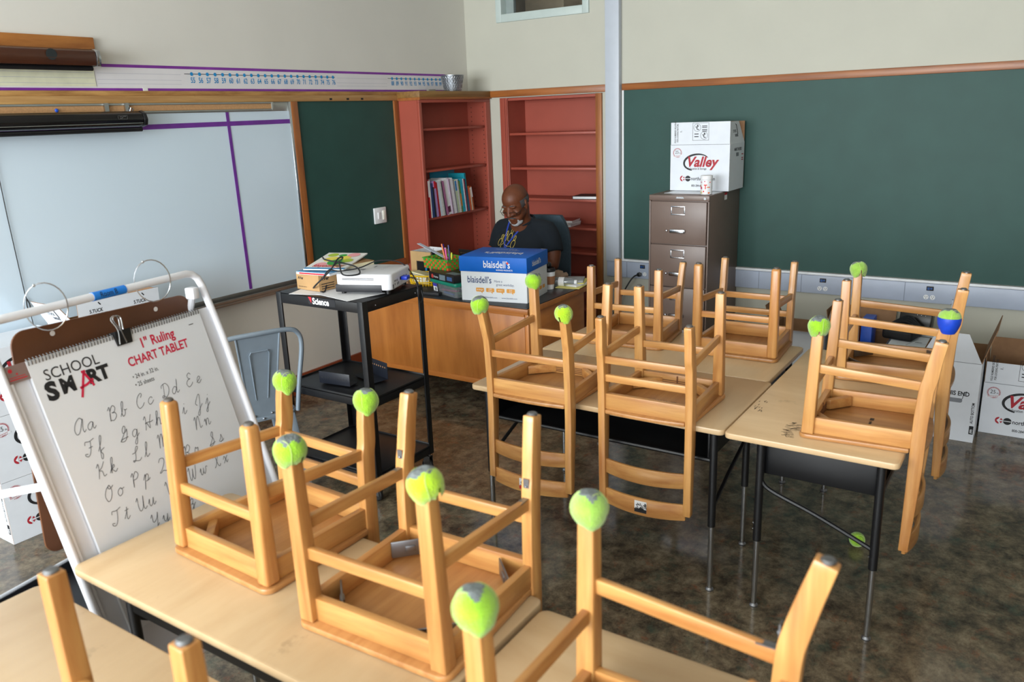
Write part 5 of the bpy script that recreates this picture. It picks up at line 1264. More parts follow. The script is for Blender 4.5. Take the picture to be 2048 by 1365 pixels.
def cart_box():
    t = thing('cardboard_box', 'brown cardboard box under the picture books on the cart', 'cardboard box', (2.955, 3.155, 1.0635), math.radians(-4))
    b = MB(); b.box(-.145, .145, -.09, .09, 0, .085); b.build('box_body', mat('tan_carton', '#b28d5f', .75, var=.04), t, bevel=.002)
    b = MB(); M = frame((-.145, .09, 0), (0, -1, 0), (0, 0, 1), .0006); text(b, 'AVer', .015, .055, .02, M, 0, bold=.03); text(b, 'document camera', .015, .014, .009, M, 0); 
    b.build('end_lettering', M_ink, t, smooth=0); b = MB()
    M = frame((-.145, -.09, 0), (1, 0, 0), (0, 0, 1), .0006); text(b, 'AVer', .012, .055, .026, M, 0, bold=.03)
    for y in (.01, .022, .034): rect(b, .015, .1, y, y+.004, M)
    b.build('printed_lettering', M_ink, t, smooth=0)
    def cover(name, w, h, base, seed):
        pass
    t = thing('picture_book', 'glossy picture book with yellow and green fruit shapes lying tilted on the cart box', 'book', (2.965, 3.11, 1.1875), math.radians(18))
    Mx = Matrix.Rotation(math.radians(-7), 4, 'Y')
    b = MB(); b.box(-.135, .155, -.115, .115, 0, .006, M=Mx); b.build('cover', mat('book_white', '#e3e2dc', .3), t)
    M = Mx @ Matrix.Translation((-.135, -.115, .0066)); b = MB(); rng = random.Random(2)
    for cx, cy, r, c in ((.17, .15, .045, 0), (.12, .10, .05, 1), (.20, .09, .035, 0), (.245, .18, .03, 2), (.25, .06, .034, 3), (.08, .17, .03, 3), (.24, .12, .022, 1), (.15, .05, .03, 2), (.05, .06, .03, 3)):
        disc(b, cx, cy, r, M @ Matrix.Translation((0, 0, .0002*c)), c, 20)
    text(b, 'Rhythms', .035, .20, .05, M @ Matrix.Translation((0, 0, .001)), 4, bold=.02, rot=-PI/2, sx=.7)
    rect(b, .0, .025, .0, .23, M, 5)
    b.build('cover_picture', [mat('fruit_yellow', '#e2d155', .35), mat('fruit_green', '#2f9a3c', .35), mat('fruit_lime', '#a9c23a', .35), mat('fruit_pink', '#e39aa0', .35), M_red, mat('cover_sky', '#3f8fc4', .35)], t, smooth=0)
    t = thing('workbook', 'thin blue and white workbook under the picture book on the cart', 'book', (2.945, 3.13, 1.151), math.radians(6))
    b = MB(); b.box(-.15, .14, -.12, .10, 0, .012); b.build('page_block', M_paper, t)
    b = MB(); b.box(-.151, .141, -.121, .101, .012, .014); b.build('cover', mat('workbook_blue', '#3d88b8', .35), t)
    b = MB(); M = frame((-.151, .10, .0), (0, -1, 0), (0, 0, 1), .0006); rect(b, .02, .19, .002, .010, M); b.build('red_edge_print', M_red, t)
    t = thing('book', 'cream hardback under the picture book at the back of the cart box', 'book', (3.0, 3.08, 1.166), math.radians(-14))
    b = MB(); b.box(-.10, .125, -.09, .09, 0, .018); b.build('page_block', mat('cream_pages', '#d8cfae', .6), t)
    b = MB(); b.box(-.102, .127, -.092, .092, .018, .0205); b.build('cover', mat('brown_cover', '#8e6a40', .5), t)
    for i, (x, y, r, lab) in enumerate(((2.86, 3.10, .3, 'white sheet sticking out under the cardboard box on the cart'), (2.85, 2.90, -.2, 'white sheet lying under the projector on the cart'))):
        o = MB().box(-.115, .11, -.14, .14, 0, .0012).build('paper_sheet', M_paper); o.location = (x, y, 1.0605+.0013*i); o.rotation_euler = (0, 0, r); tag(o, lab, 'paper')
cart_box()

# ------------------------------------------------------------------ teacher's desk
def teacher_desk():
    t = thing('teacher_desk', 'large honey-coloured wooden teacher desk with a dark top', 'desk', (4.08, 2.64, 0))
    wz = [wood('oak_veneer', '#a05c24', '#c8803c', a, rough=.36, across=9, along=1.3, stain=.35, stain_col='#d09a62') for a in range(3)]
    L, Dp, Hh = 1.46, .80, .745
    b = MB(); b.box(-.02, Dp+.01, -.015, L+.015, Hh-.006, Hh); b.build('desk_surface', mat('black_linoleum', '#1d2226', .35, var=.08), t, bevel=.002)
    b = MB(); b.box(-.025, Dp+.015, -.02, L+.02, Hh-.042, Hh-.0062); b.build('top_edge', wz[1], t, bevel=.004)
    b = MB(); b.box(.045, .065, .05, L-.05, .165, Hh-.042); b.build('front_panel', wz[1] if False else wz[2], t, bevel=.002)
    b = MB(); b.box(.04, .07, .05, L-.05, .165, .20); b.box(.04, .07, .05, L-.05, Hh-.075, Hh-.042); b.build('front_rail', wz[1], t, bevel=.002)
    for y0 in (.02, L-.40):
        b = MB(); b.box(.07, Dp-.03, y0, y0+.38, .10, Hh-.042); p = b.build('drawer_pedestal', wz[0], t, bevel=.003)
        for k in range(3):
            z = .12+k*.195; q = MB(); q.box(Dp-.03, Dp-.015, y0+.02, y0+.36, z, z+.185); d = q.build('drawer', wz[1], p, bevel=.003)
            q = MB(); q.bar((Dp-.003, y0+.12, z+.1), (Dp-.003, y0+.26, z+.1), .01, .012); q.box(Dp-.016, Dp-.003, y0+.12, y0+.13, z+.095, z+.105); q.box(Dp-.016, Dp-.003, y0+.25, y0+.26, z+.095, z+.105); q.build('handle', M_steel, d)
    for x, y in ((.05, .025), (.05, L-.065), (Dp-.06, .025), (Dp-.06, L-.065)):
        b = MB(); b.box(x, x+.045, y, y+.045, 0, Hh-.042); b.build('leg', wz[2], t, bevel=.003)
teacher_desk()
ZD = .7455
def blaisdell_box():
    ang = math.atan2(-.455, .083)   # front edge runs this way
    t = thing('paper_carton', 'blue-lidded white paper carton on the teacher desk hiding the man below the chest', 'cardboard box', (4.31, 2.955, ZD), ang)
    wh = mat('carton_bright', '#dfe3e6', .5, var=.01); bl = mat('lid_blue', '#0862c2', .5, var=.02, spec=.3); db = mat('letter_navy', '#16366b', .5); org = mat('bubble_orange', '#dd9a3c', .5)
    w, d, h = .462, .36, .285
    b = MB(); b.box(-w/2, w/2, -d/2, d/2, 0, h); b.build('box_body', wh, t, bevel=.002)
    b = MB(); b.box(-w/2-.006, w/2+.006, -d/2-.006, d/2+.006, h-.092, h+.006); lid = b.build('lid', bl, t, bevel=.003)
    b = MB(); M = frame((-w/2-.006, -d/2-.006, h-.092), (1, 0, 0), (0, 0, 1), .0008)
    text(b, 'blaisdell\u2019s', .172, .030, .064, M, 0, sx=.78, bold=.012); text(b, 'BUSINESS PRODUCTS', .262, .012, .0125, M, 0, sx=.95, bold=.02); disc(b, .342, .062, .008, M @ Matrix.Translation((0, 0, .0004)), 1, 10)
    b.build('front_lettering', [M_paper, mat('petal_red', '#d9462e', .5)], lid, smooth=0); b = MB()
    M = frame((w/2+.006, d/2+.006, h+.006), (-1, 0, 0), (0, -1, 0), .0008)
    text(b, 'blaisdell\u2019s', .09, .185, .085, M, 0, sx=.85, bold=.015); text(b, 'BUSINESS PRODUCTS', .16, .165, .014, M, 0); text(b, 'Have a', .16, .10, .026, M, 0); text(b, 'great workday', .19, .07, .026, M, 0); rect(b, .01, .04, .010, .018, M, 0)
    b.build('top_lettering', M_paper, lid, smooth=0); b = MB()
    M = frame((w/2+.006, -d/2-.006, h-.092), (0, 1, 0), (0, 0, 1), .0008); text(b, 'blaisdell\u2019s', .09, .032, .05, M, 0, sx=.8, bold=.012)
    b.build('side_lettering', M_paper, lid, smooth=0)
    b = MB(); M = frame((-w/2, -d/2, 0), (1, 0, 0), (0, 0, 1), .0008); M2 = M @ Matrix.Translation((0, 0, .0004))
    text(b, 'blaisdell\u2019s', .045, .120, .062, M, 0, sx=.74, bold=.01); text(b, 'Have a', .236, .128, .022, M, 0, sx=.95); text(b, 'great workday.', .250, .106, .022, M, 0, sx=.95)
    for k, s in enumerate(('It\u2019s Bright', '5,000\nSheets', '8.5x11', 'Acid\nFree')):
        x = .105+k*.072; pr = rounded(x, x+.058, .062, .088, .006, 3); b.add([(p[0], p[1], 0) for p in pr], [tuple(range(len(pr)))], 1, M); b.add([(x+.034, .063, 0), (x+.046, .063, 0), (x+.046, .050, 0)], [(0, 2, 1)], 1, M)
        if '\n' in s:
            a, c = s.split('\n'); text(b, a, x+.029, .077, .0115, M2, 2, align='CENTER', sx=.9); text(b, c, x+.029, .066, .0115, M2, 2, align='CENTER', sx=.9)
        else: text(b, s, x+.029, .071, .0125, M2, 2, align='CENTER', sx=.9)
    text(b, 'support@blaisdells.com', .12, .022, .0145, M, 0, sx=.95); text(b, 'www.blaisdells.com', .285, .022, .0145, M, 0, sx=.95)
    b.build('front_lettering', [db, org, M_paper], t, smooth=0); b = MB()
    M = frame((w/2, -d/2, 0), (0, 1, 0), (0, 0, 1), .0008); text(b, 'blaisdell\u2019s', .10, .125, .045, M, 0, sx=.8, bold=.01); text(b, 'Have a great workday.', .16, .100, .012, M, 0)
    for k in range(5): rect(b, .05+.055*k, .05+.055*k+.042, .045, .068, M, 1)
    b.build('side_lettering', [db, org, M_paper], t, smooth=0)
blaisdell_box()
def desk_things():
    # clear tote with a green lid
    t = thing('plastic_tote', 'clear pencil tote with a green lid at the desk front edge', 'tote', (4.235, 3.315, ZD), math.radians(-110))
    clr = mat('clear_plastic', '#dfe6ea', .12, trans=.85, var=0)
    def shell(b, w0, d0, w1, d1, z0, z1, T=.003):
        for s in (0, 1):
            pass
        o = [rounded(-w0, w0, -d0, d0, .02, 3), rounded(-w1, w1, -d1, d1, .022, 3), rounded(-w1+T, w1-T, -d1+T, d1-T, .02, 3), rounded(-w0+T, w0-T, -d0+T, d0-T, .018, 3)]
        zz = [z0, z1, z1, z0+T]; n = len(o[0]); v = [(x, y, z) for p, z in zip(o, zz) for x, y in p]
        f = [tuple(range(n-1, -1, -1)), tuple(range(3*n, 4*n))]
        for k in range(3):
            for i in range(n): j = (i+1) % n; f.append((k*n+i, k*n+j, (k+1)*n+j, (k+1)*n+i))
        b.add(v, f); return b
    shell(MB(), .145, .085, .155, .095, 0, .082).build('tote_body', clr, t)
    b = MB(); b.prism(rounded(-.165, .165, -.105, .105, .025, 4), .076, .10); b.build('lid', mat('green_plastic', '#12806a', .35), t, bevel=.005)
    b = MB(); M = frame((-.085, -.096, .02), (1, 0, .0), (0, -.12, 1), .003); rect(b, -.03, .02, 0, .055, M, 0); rect(b, -.03, .02, .033, .055, M @ Matrix.Translation((0, 0, .0006)), 1); 
    for k in range(9): rect(b, -.014+.003*k, -.0125+.003*k, .004, .026, M @ Matrix.Translation((0, 0, .0006)), 2)
    b.build('price_label', [M_paper, mat('label_violet', '#3d3aa0', .5), M_ink], t, smooth=0)
    rng = random.Random(11); cols = ['#1d6fd0', '#d02a6a', '#1f9a55', '#e4e4e0', '#2f9a2c', '#c83a2a', '#e4e4e0', '#5a2c88', '#2c3a55', '#e0b02a']
    Tm = Matrix.Translation(t.location) @ Matrix.Rotation(t.rotation_euler.z, 4, 'Z')
    for k, c in enumerate(cols):
        y = -.06+.012*k; z = .012+.016*(k % 4); a = rng.uniform(-.25, .25)
        p = Tm @ Vector((rng.uniform(-.02, .03), y, z)); q = thing('marker', ['blue', 'pink', 'green', 'white', 'grass green', 'red', 'ivory', 'violet', 'navy', 'yellow'][k]+' marker inside the clear tote', 'marker', p, t.rotation_euler.z+a, 'markers in the clear tote')
        b = MB(); b.tube([(-.07, 0, 0), (.035, 0, 0)], .0062, 8); b.build('barrel', mat('mk'+c[1:], c, .4), q)
        b = MB(); b.tube([(.035, 0, 0), (.07, 0, 0)], .0068, 8); b.build('cap', mat('mk'+c[1:], c, .4), q)
    # black boxed game on the tote
    t = thing('shallow_box', 'flat black printed box with a white barcode end on top of the green lid', 'box', (4.235, 3.325, ZD+.1005), math.radians(-108))
    b = MB(); b.box(-.15, .15, -.10, .10, 0, .048); b.build('box_body', mat('box_black', '#1b191c', .35), t, bevel=.002)
    b = MB(); b.box(-.1505, -.1500, -.10, .10, .0, .047); e = b.build('end_label', M_paper, t)
    M = frame((-.1506, .09, .0), (0, -1, 0), (0, 0, 1), .0006); b = MB()
    for k in range(22): rect(b, .015+.003*k, .0165+.003*k, .018, .034, M)
    for k in range(10): rect(b, .135+.003*k, .1365+.003*k, .014, .034, M)
    text(b, '2 9 4', .09, .016, .016, M, 0); b.build('barcode', M_ink, e, smooth=0)
    M = frame((-.15, -.10, 0), (1, 0, 0), (0, 0, 1), .0008); b = MB(); disc(b, .045, .022, .016, M, 0, 5); text(b, 'Home', .06, .014, .022, M, 1); rect(b, .13, .20, .006, .042, M, 2); rect(b, .22, .28, .012, .038, M, 3)
    M = frame((-.15, -.10, .048), (1, 0, 0), (0, 1, 0), .0008); rect(b, .03, .14, .05, .15, M, 4); rect(b, .16, .27, .03, .09, M, 2)
    b.build('printed_picture', [mat('pic_red', '#b83a34', .4), M_paper, mat('pic_grey', '#6f8088', .4), mat('pic_blue', '#3e5f94', .4), mat('pic_brown', '#4a3d3a', .4)], t, smooth=0)
    # woven green and orange basket
    t = thing('woven_basket', 'green and orange woven basket holding pens on the black box', 'basket', (4.345, 3.475, ZD+.150), math.radians(-100))
    g = mat('weave_green', '#3f9a2e', .6); o = mat('weave_orange', '#cc5a22', .6); yl = mat('weave_straw', '#b7a43a', .6)
    lx, ly, hh = .125, .085, .07
    def wall(b, p, q, nx, ny, out):
        p, q, out = Vector(p), Vector(q), Vector(out); d = (q-p)
        for i in range(nx):
            for j in range(ny):
                a = p+d*(i/nx)+Vector((0, 0, hh*j/ny))+out*(.008*j/ny); c = p+d*((i+1)/nx)+Vector((0, 0, hh*(j+1)/ny))+out*(.008*(j+1)/ny)
                off = out*(.002 if (i+j) % 2 else 0)
                v = [a+off, Vector((c.x, c.y, a.z))+off-out*0, c+off, Vector((a.x, a.y, c.z))+off]; w = [x-out*.003 for x in v]
                m = (0 if (i+j) % 2 else 1)
                b.add(v+w, [(0, 1, 2, 3), (7, 6, 5, 4), (0, 4, 5, 1), (1, 5, 6, 2), (2, 6, 7, 3), (3, 7, 4, 0)], m if out.y else (m if out.x > 0 else (0 if m else 2)))
    b = MB()
    wall(b, (-lx, -ly, 0), (lx, -ly, 0), 11, 4, (0, -1, 0)); wall(b, (lx, ly, 0), (-lx, ly, 0), 11, 4, (0, 1, 0)); wall(b, (lx, -ly, 0), (lx, ly, 0), 8, 4, (1, 0, 0)); wall(b, (-lx, ly, 0), (-lx, -ly, 0), 8, 4, (-1, 0, 0))
    b.box(-lx, lx, -ly, ly, 0, .003, 0)
    b.build('woven_body', [g, o, yl], t, smooth=0)
    b = MB(); b.tube([(-lx-.008, -ly-.008, hh), (lx+.008, -ly-.008, hh), (lx+.008, ly+.008, hh), (-lx-.008, ly+.008, hh)], .004, 6, closed=True); b.build('rim', g, t)
    Tm = Matrix.Translation(t.location) @ Matrix.Rotation(t.rotation_euler.z, 4, 'Z')
    for k, (c, lab, x, dx, dy, L) in enumerate((('#3b1fa0', 'violet pen standing in the woven basket', .0, -.035, .02, .15), ('#e0489a', 'pink highlighter standing in the woven basket', .025, -.03, .01, .125), ('#232a6a', 'dark blue pen standing in the woven basket', .05, -.02, .01, .15), ('#d6df2a', 'yellow highlighter standing in the woven basket', .06, .0, .01, .10), ('#e2722a', 'orange pencil standing in the woven basket', .012, -.04, .0, .155))):
        q = thing('pen', lab, 'pen', Tm @ Vector((x, .0, .006)), 0, 'pens in the woven basket')
        d = Vector((dx, dy, L)); d = Matrix.Rotation(t.rotation_euler.z, 3, 'Z') @ d
        b = MB(); b.tube([(0, 0, 0), d*.62], .0055, 8); b.build('barrel', mat('pn'+c[1:], c, .4), q); b = MB(); b.tube([d*.62, d], [.0062, .005], 8); b.build('cap', mat('pn'+c[1:], c, .4), q)
    o = MB(); o.bar((0, 0, 0), (.02, .27, .09), .032, .003); r = o.build('ruler', mat('ruler_grey', '#b8c0cc', .4)); r.location = (4.40, 3.50, ZD+.20); tag(r, 'pale grey ruler leaning across the woven basket', 'ruler')
    # yellow oval basket with cards
    t = thing('plastic_basket', 'yellow plastic basket of cards between the projector and the green tote', 'basket', (4.315, 3.66, ZD))
    ye = mat('yellow_plastic', '#d9b012', .4)
    b = MB(); n = 26; 
    for k in range(n):
        a = 2*PI*k/n; c, s = math.cos(a), math.sin(a); b.bar((.066*c, .092*s, .004), (.083*c, .115*s, .09), .009, .003, up=(-s, c, 0))
    for z, f in ((.004, .0), (.045, .5), (.092, 1.0)): b.tube([((.066+.017*f)*math.cos(2*PI*k/40), (.092+.023*f)*math.sin(2*PI*k/40), z) for k in range(40)], .0045 if f < 1 else .0065, 6, closed=True)
    b.prism([(.066*math.cos(2*PI*k/30), .092*math.sin(2*PI*k/30)) for k in range(30)], 0, .003); b.build('lattice_body', ye, t)
    b = MB(); b.tube(spline([(.0, .118, .092), (.01, .135, .10), (.0, .02, .115), (.01, -.12, .10), (.0, -.118, .092)], 6)[:8], .005, 6); b.build('handle', ye, t)
    for k, (dz, rot, c, lab) in enumerate(((.03, .1, '#dcdcc8', 'cream card stack lowest in the yellow basket'), (.062, -.1, '#e4e3d8', 'white printed cards in the yellow basket'), (.09, .15, '#cfc8a0', 'tan card on top in the yellow basket'))):
        o = MB().box(-.045, .045, -.07, .07, 0, .026 if k < 2 else .01).build('card_stack', mat('card'+c[1:], c, .6)); o.location = (4.315, 3.655, ZD+dz); o.rotation_euler = (.1*k, .06, rot); tag(o, lab, 'cards')
    for k, (c, lab) in enumerate((('#1b93b8', 'turquoise marker behind the projector'), ('#2aa0c8', 'light blue marker behind the projector'), ('#b4c83a', 'lime marker behind the projector'))):
        q = thing('marker', lab, 'marker', (4.36+.016*k, 3.86-.02*k, ZD+.075), .5+.25*k, 'markers lying left of the yellow basket'); b = MB(); b.tube([(-.06, 0, 0), (.03, 0, 0)], .007, 8); b.build('barrel', mat('mk'+c[1:], c, .4), q); b = MB(); b.tube([(.03, 0, 0), (.065, 0, 0)], .0076, 8); b.build('cap', mat('mk'+c[1:], c, .4), q)
    o = MB().box(-.10, .10, -.09, .09, 0, .066).build('wooden_tray', M_kraft, bevel=.003); o.location = (4.37, 3.86, ZD); tag(o, 'low brown tray under the loose markers beside the yellow basket', 'tray')
    # cardboard desk organiser
    t = thing('cardboard_organizer', 'open cardboard desk organizer with a round cut-out behind the yellow basket', 'organizer box', (4.60, 3.815, ZD), math.radians(-3))
    b = MB(); T = .004; x, y, h = .11, .10, .215
    kr = mat('organizer_kraft', '#b59464', .75); inw = mat('organizer_white', '#dcdde0', .7)
    b.box(-x, x, -y, -y+T, 0, h, [0, 0, 0, 0, 1, 0]); b.box(-x, x, y-T, y, 0, h, [0, 0, 1, 0, 0, 0]); b.box(x-T, x, -y+T, y-T, 0, h, [0, 0, 0, 0, 0, 1])
    b.box(-x, -x+T, -y+T, y-T, .145, h, [0, 0, 0, 1, 0, 0]); b.box(-x, -x+T, .045, y-T, 0, .145); b.box(-x, -x+T, -y+T, -.085, 0, .145); b.box(-x+T, x-T, -y+T, y-T, 0, T)
    b.build('box_shell', [kr, inw], t, smooth=0)
    b = MB(); b.box(-x+.006, -x+.10, -.084, .044, .006, .14); b.build('dark_contents', M_black, t)
    b = MB(); b.tube([(-x-.004, -.055, .02), (-x-.004, -.055, .10)], .008, 8); b.build('blue_stick', mat('stick_blue', '#1c86c0', .4), t)
    for i, (xx, yy) in enumerate(((-x+.02, -y), (x-.02, -y))):
        b = MB(); b.box(-.014, .014, -.008, .008, -.02, .006); b.tube([(-.006, .0, .004), (-.01, -.0, .026), (.01, .0, .026), (.006, 0, .004)], .0014, 5)
        o = b.build('binder_clip', M_black); o.parent = None; o.location = (4.60+xx, 3.815+yy+.002, ZD+h+.0); tag(o, ['front black binder clip on the cardboard organizer rim', 'rear black binder clip on the cardboard organizer rim'][i], 'binder clip')
    # laptop behind the blue box
    t = thing('laptop', 'open black laptop behind the blue paper carton', 'laptop', (4.70, 3.45, ZD), math.radians(-6))
    b = MB(); b.box(0, .22, -.16, .16, .0, .018); b.build('keyboard_base', M_black, t, bevel=.003)
    b = MB(); b.box(-.008, .0, -.16, .16, .0, .205, M=Matrix.Translation((0, 0, .016)) @ Matrix.Rotation(math.radians(-8), 4, 'Y')); s = b.build('screen', mat('laptop_lid', '#17181b', .4), t, bevel=.003)
    b = MB(); M = Matrix.Translation((0, 0, .016)) @ Matrix.Rotation(math.radians(-8), 4, 'Y') @ frame((-.008, .16, .175), (0, -1, 0), (0, 0, 1), .0006); rect(b, .015, .03, .0, .007, M); rect(b, .034, .075, .002, .005, M); b.build('lid_emblem', M_chrome, s)
    # papers under the tote
    o = MB().box(-.09, .09, -.12, .12, 0, .018).build('book', M_ink, bevel=.002); o.location = (4.20, 3.50, ZD); o.rotation_euler = (0, 0, .1); tag(o, 'black-edged book flat on the desk left of the tote', 'book')
    # coffee cup, bottle, paper bag, pads
    t = thing('coffee_cup', 'paper coffee cup with black lid and brown sleeve right of the carton', 'cup', (4.62, 2.80, ZD))
    b = MB(); b.lathe([(0, 0), (.030, 0), (.043, .125), (.040, .125), (0, .12)], 28); b.build('cup_body', M_white, t)
    b = MB(); b.lathe([(.0345, .035), (.0405, .092), (.0425, .092), (.0365, .035)], 28); b.build('sleeve', mat('sleeve_brown', '#9a6a48', .75), t)
    b = MB(); b.lathe([(.044, .122), (.0455, .128), (.043, .134), (.041, .146), (.037, .147), (.035, .141), (0, .141)], 28); b.ball((.015, .01, .16), .022, .018, .024); b.build('lid', M_black, t)
    t = thing('water_bottle', 'small clear plastic bottle lying right of the coffee cup', 'bottle', (4.735, 2.745, ZD+.032), math.radians(-75))
    b = MB(); b.lathe([(0, -.09), (.026, -.088), (.031, -.075), (.031, .02), (.026, .045), (.012, .07), (.012, .085), (0, .085)], 22, M=Matrix.Rotation(PI/2, 4, 'Y')); b.build('bottle_body', clr, t)
    b = MB(); b.lathe([(.0145, .07), (.0145, .088), (0, .09)], 16, M=Matrix.Rotation(PI/2, 4, 'Y')); b.build('cap', M_paper, t)
    b = MB(); b.lathe([(.0315, -.04), (.0315, .0)], 22, M=Matrix.Rotation(PI/2, 4, 'Y')); b.build('label', M_paper, t)
    rng = random.Random(8); b = MB(); b.ball((0, 0, .045), .085, .06, .045, n=18)
    b.v = [(x*(1+rng.uniform(-.13, .13)), y*(1+rng.uniform(-.13, .13)), max(0, z*(1+rng.uniform(-.14, .14)))) for x, y, z in b.v]
    o = b.build('paper_bag', mat('bag_brown', '#8c7460', .8, var=.15), smooth=10); o.location = (4.80, 2.86, ZD); o.rotation_euler = (0, 0, -.9); tag(o, 'crumpled brown paper bag behind the coffee cup', 'paper bag')
    for k, (z, x, y, r, w, d, th, c, lab) in enumerate(((0, 4.74, 2.71, .15, .13, .16, .004, '#d9cf78', 'yellow notepad lowest at the right end of the teacher desk'), (.0045, 4.77, 2.71, -.12, .11, .15, .012, '#d8d9da', 'white writing pad over the yellow notepad'), (.017, 4.79, 2.72, .3, .10, .14, .006, '#cfc76a', 'yellow pad near the top of the desk papers'), (.0235, 4.78, 2.725, .42, .09, .12, .014, '#9b9ea0', 'grey closed notebook on top of the desk papers'))):
        o = MB().box(-w, w*.8, -d*.55, d*.55, 0, th).build('notepad', mat('np'+c[1:], c, .6), bevel=.001); o.location = (x+.06, y+.0, ZD+z); o.rotation_euler = (0, 0, r); tag(o, lab, 'notepad')
desk_things()
# ------------------------------------------------------------------ the seated man
def fused(mb, name, mats, parent, voxel, iters=4, fac=.5):
    """one continuous skin grown over overlapping volumes"""
    o = mb.build('tmp', mats, None, smooth=0)
    r = o.modifiers.new('r', 'REMESH'); r.mode = 'VOXEL'; r.voxel_size = voxel; r.adaptivity = 0
    s = o.modifiers.new('s', 'SMOOTH'); s.factor = fac; s.iterations = iters
    bpy.context.view_layer.update()
    me = bpy.data.meshes.new_from_object(o.evaluated_get(bpy.context.evaluated_depsgraph_get()))
    bpy.data.objects.remove(o)
    me.name = name
    me.materials.clear(); me.materials.append(mats)
    for p in me.polygons: p.use_smooth = True
    n = bpy.data.objects.new(name, me); COL.objects.link(n)
    if parent is not None: n.parent = parent
    return n
def limb(b, pts, rad, n=16, k=5):
    pp = spline(pts, k); m = len(pts); rr = []
    for i in range(len(pp)):
        f = min(i/k, m-1-1e-6); a = int(f); rr.append(rad[a]+(rad[a+1]-rad[a])*(f-a))
    b.tube(pp, rr, n)
    b.ball(pp[0], rr[0], n=n); b.ball(pp[-1], rr[-1], n=n)
def loft(b, rings, n=28):
    v = []; f = []
    for z, cx, cy, rx, ry in rings:
        for k in range(n):
            t = 2*PI*k/n; c, s = math.cos(t), math.sin(t); e = .82
            v.append((cx+rx*math.copysign(abs(c)**e, c), cy+ry*math.copysign(abs(s)**e, s), z))
    m = len(rings)
    for i in range(m-1):
        for k in range(n): l = (k+1) % n; f.append((i*n+k, i*n+l, (i+1)*n+l, (i+1)*n+k))
    f.append(tuple(range(n-1, -1, -1))); f.append(tuple((m-1)*n+k for k in range(n)))
    b.add(v, f)
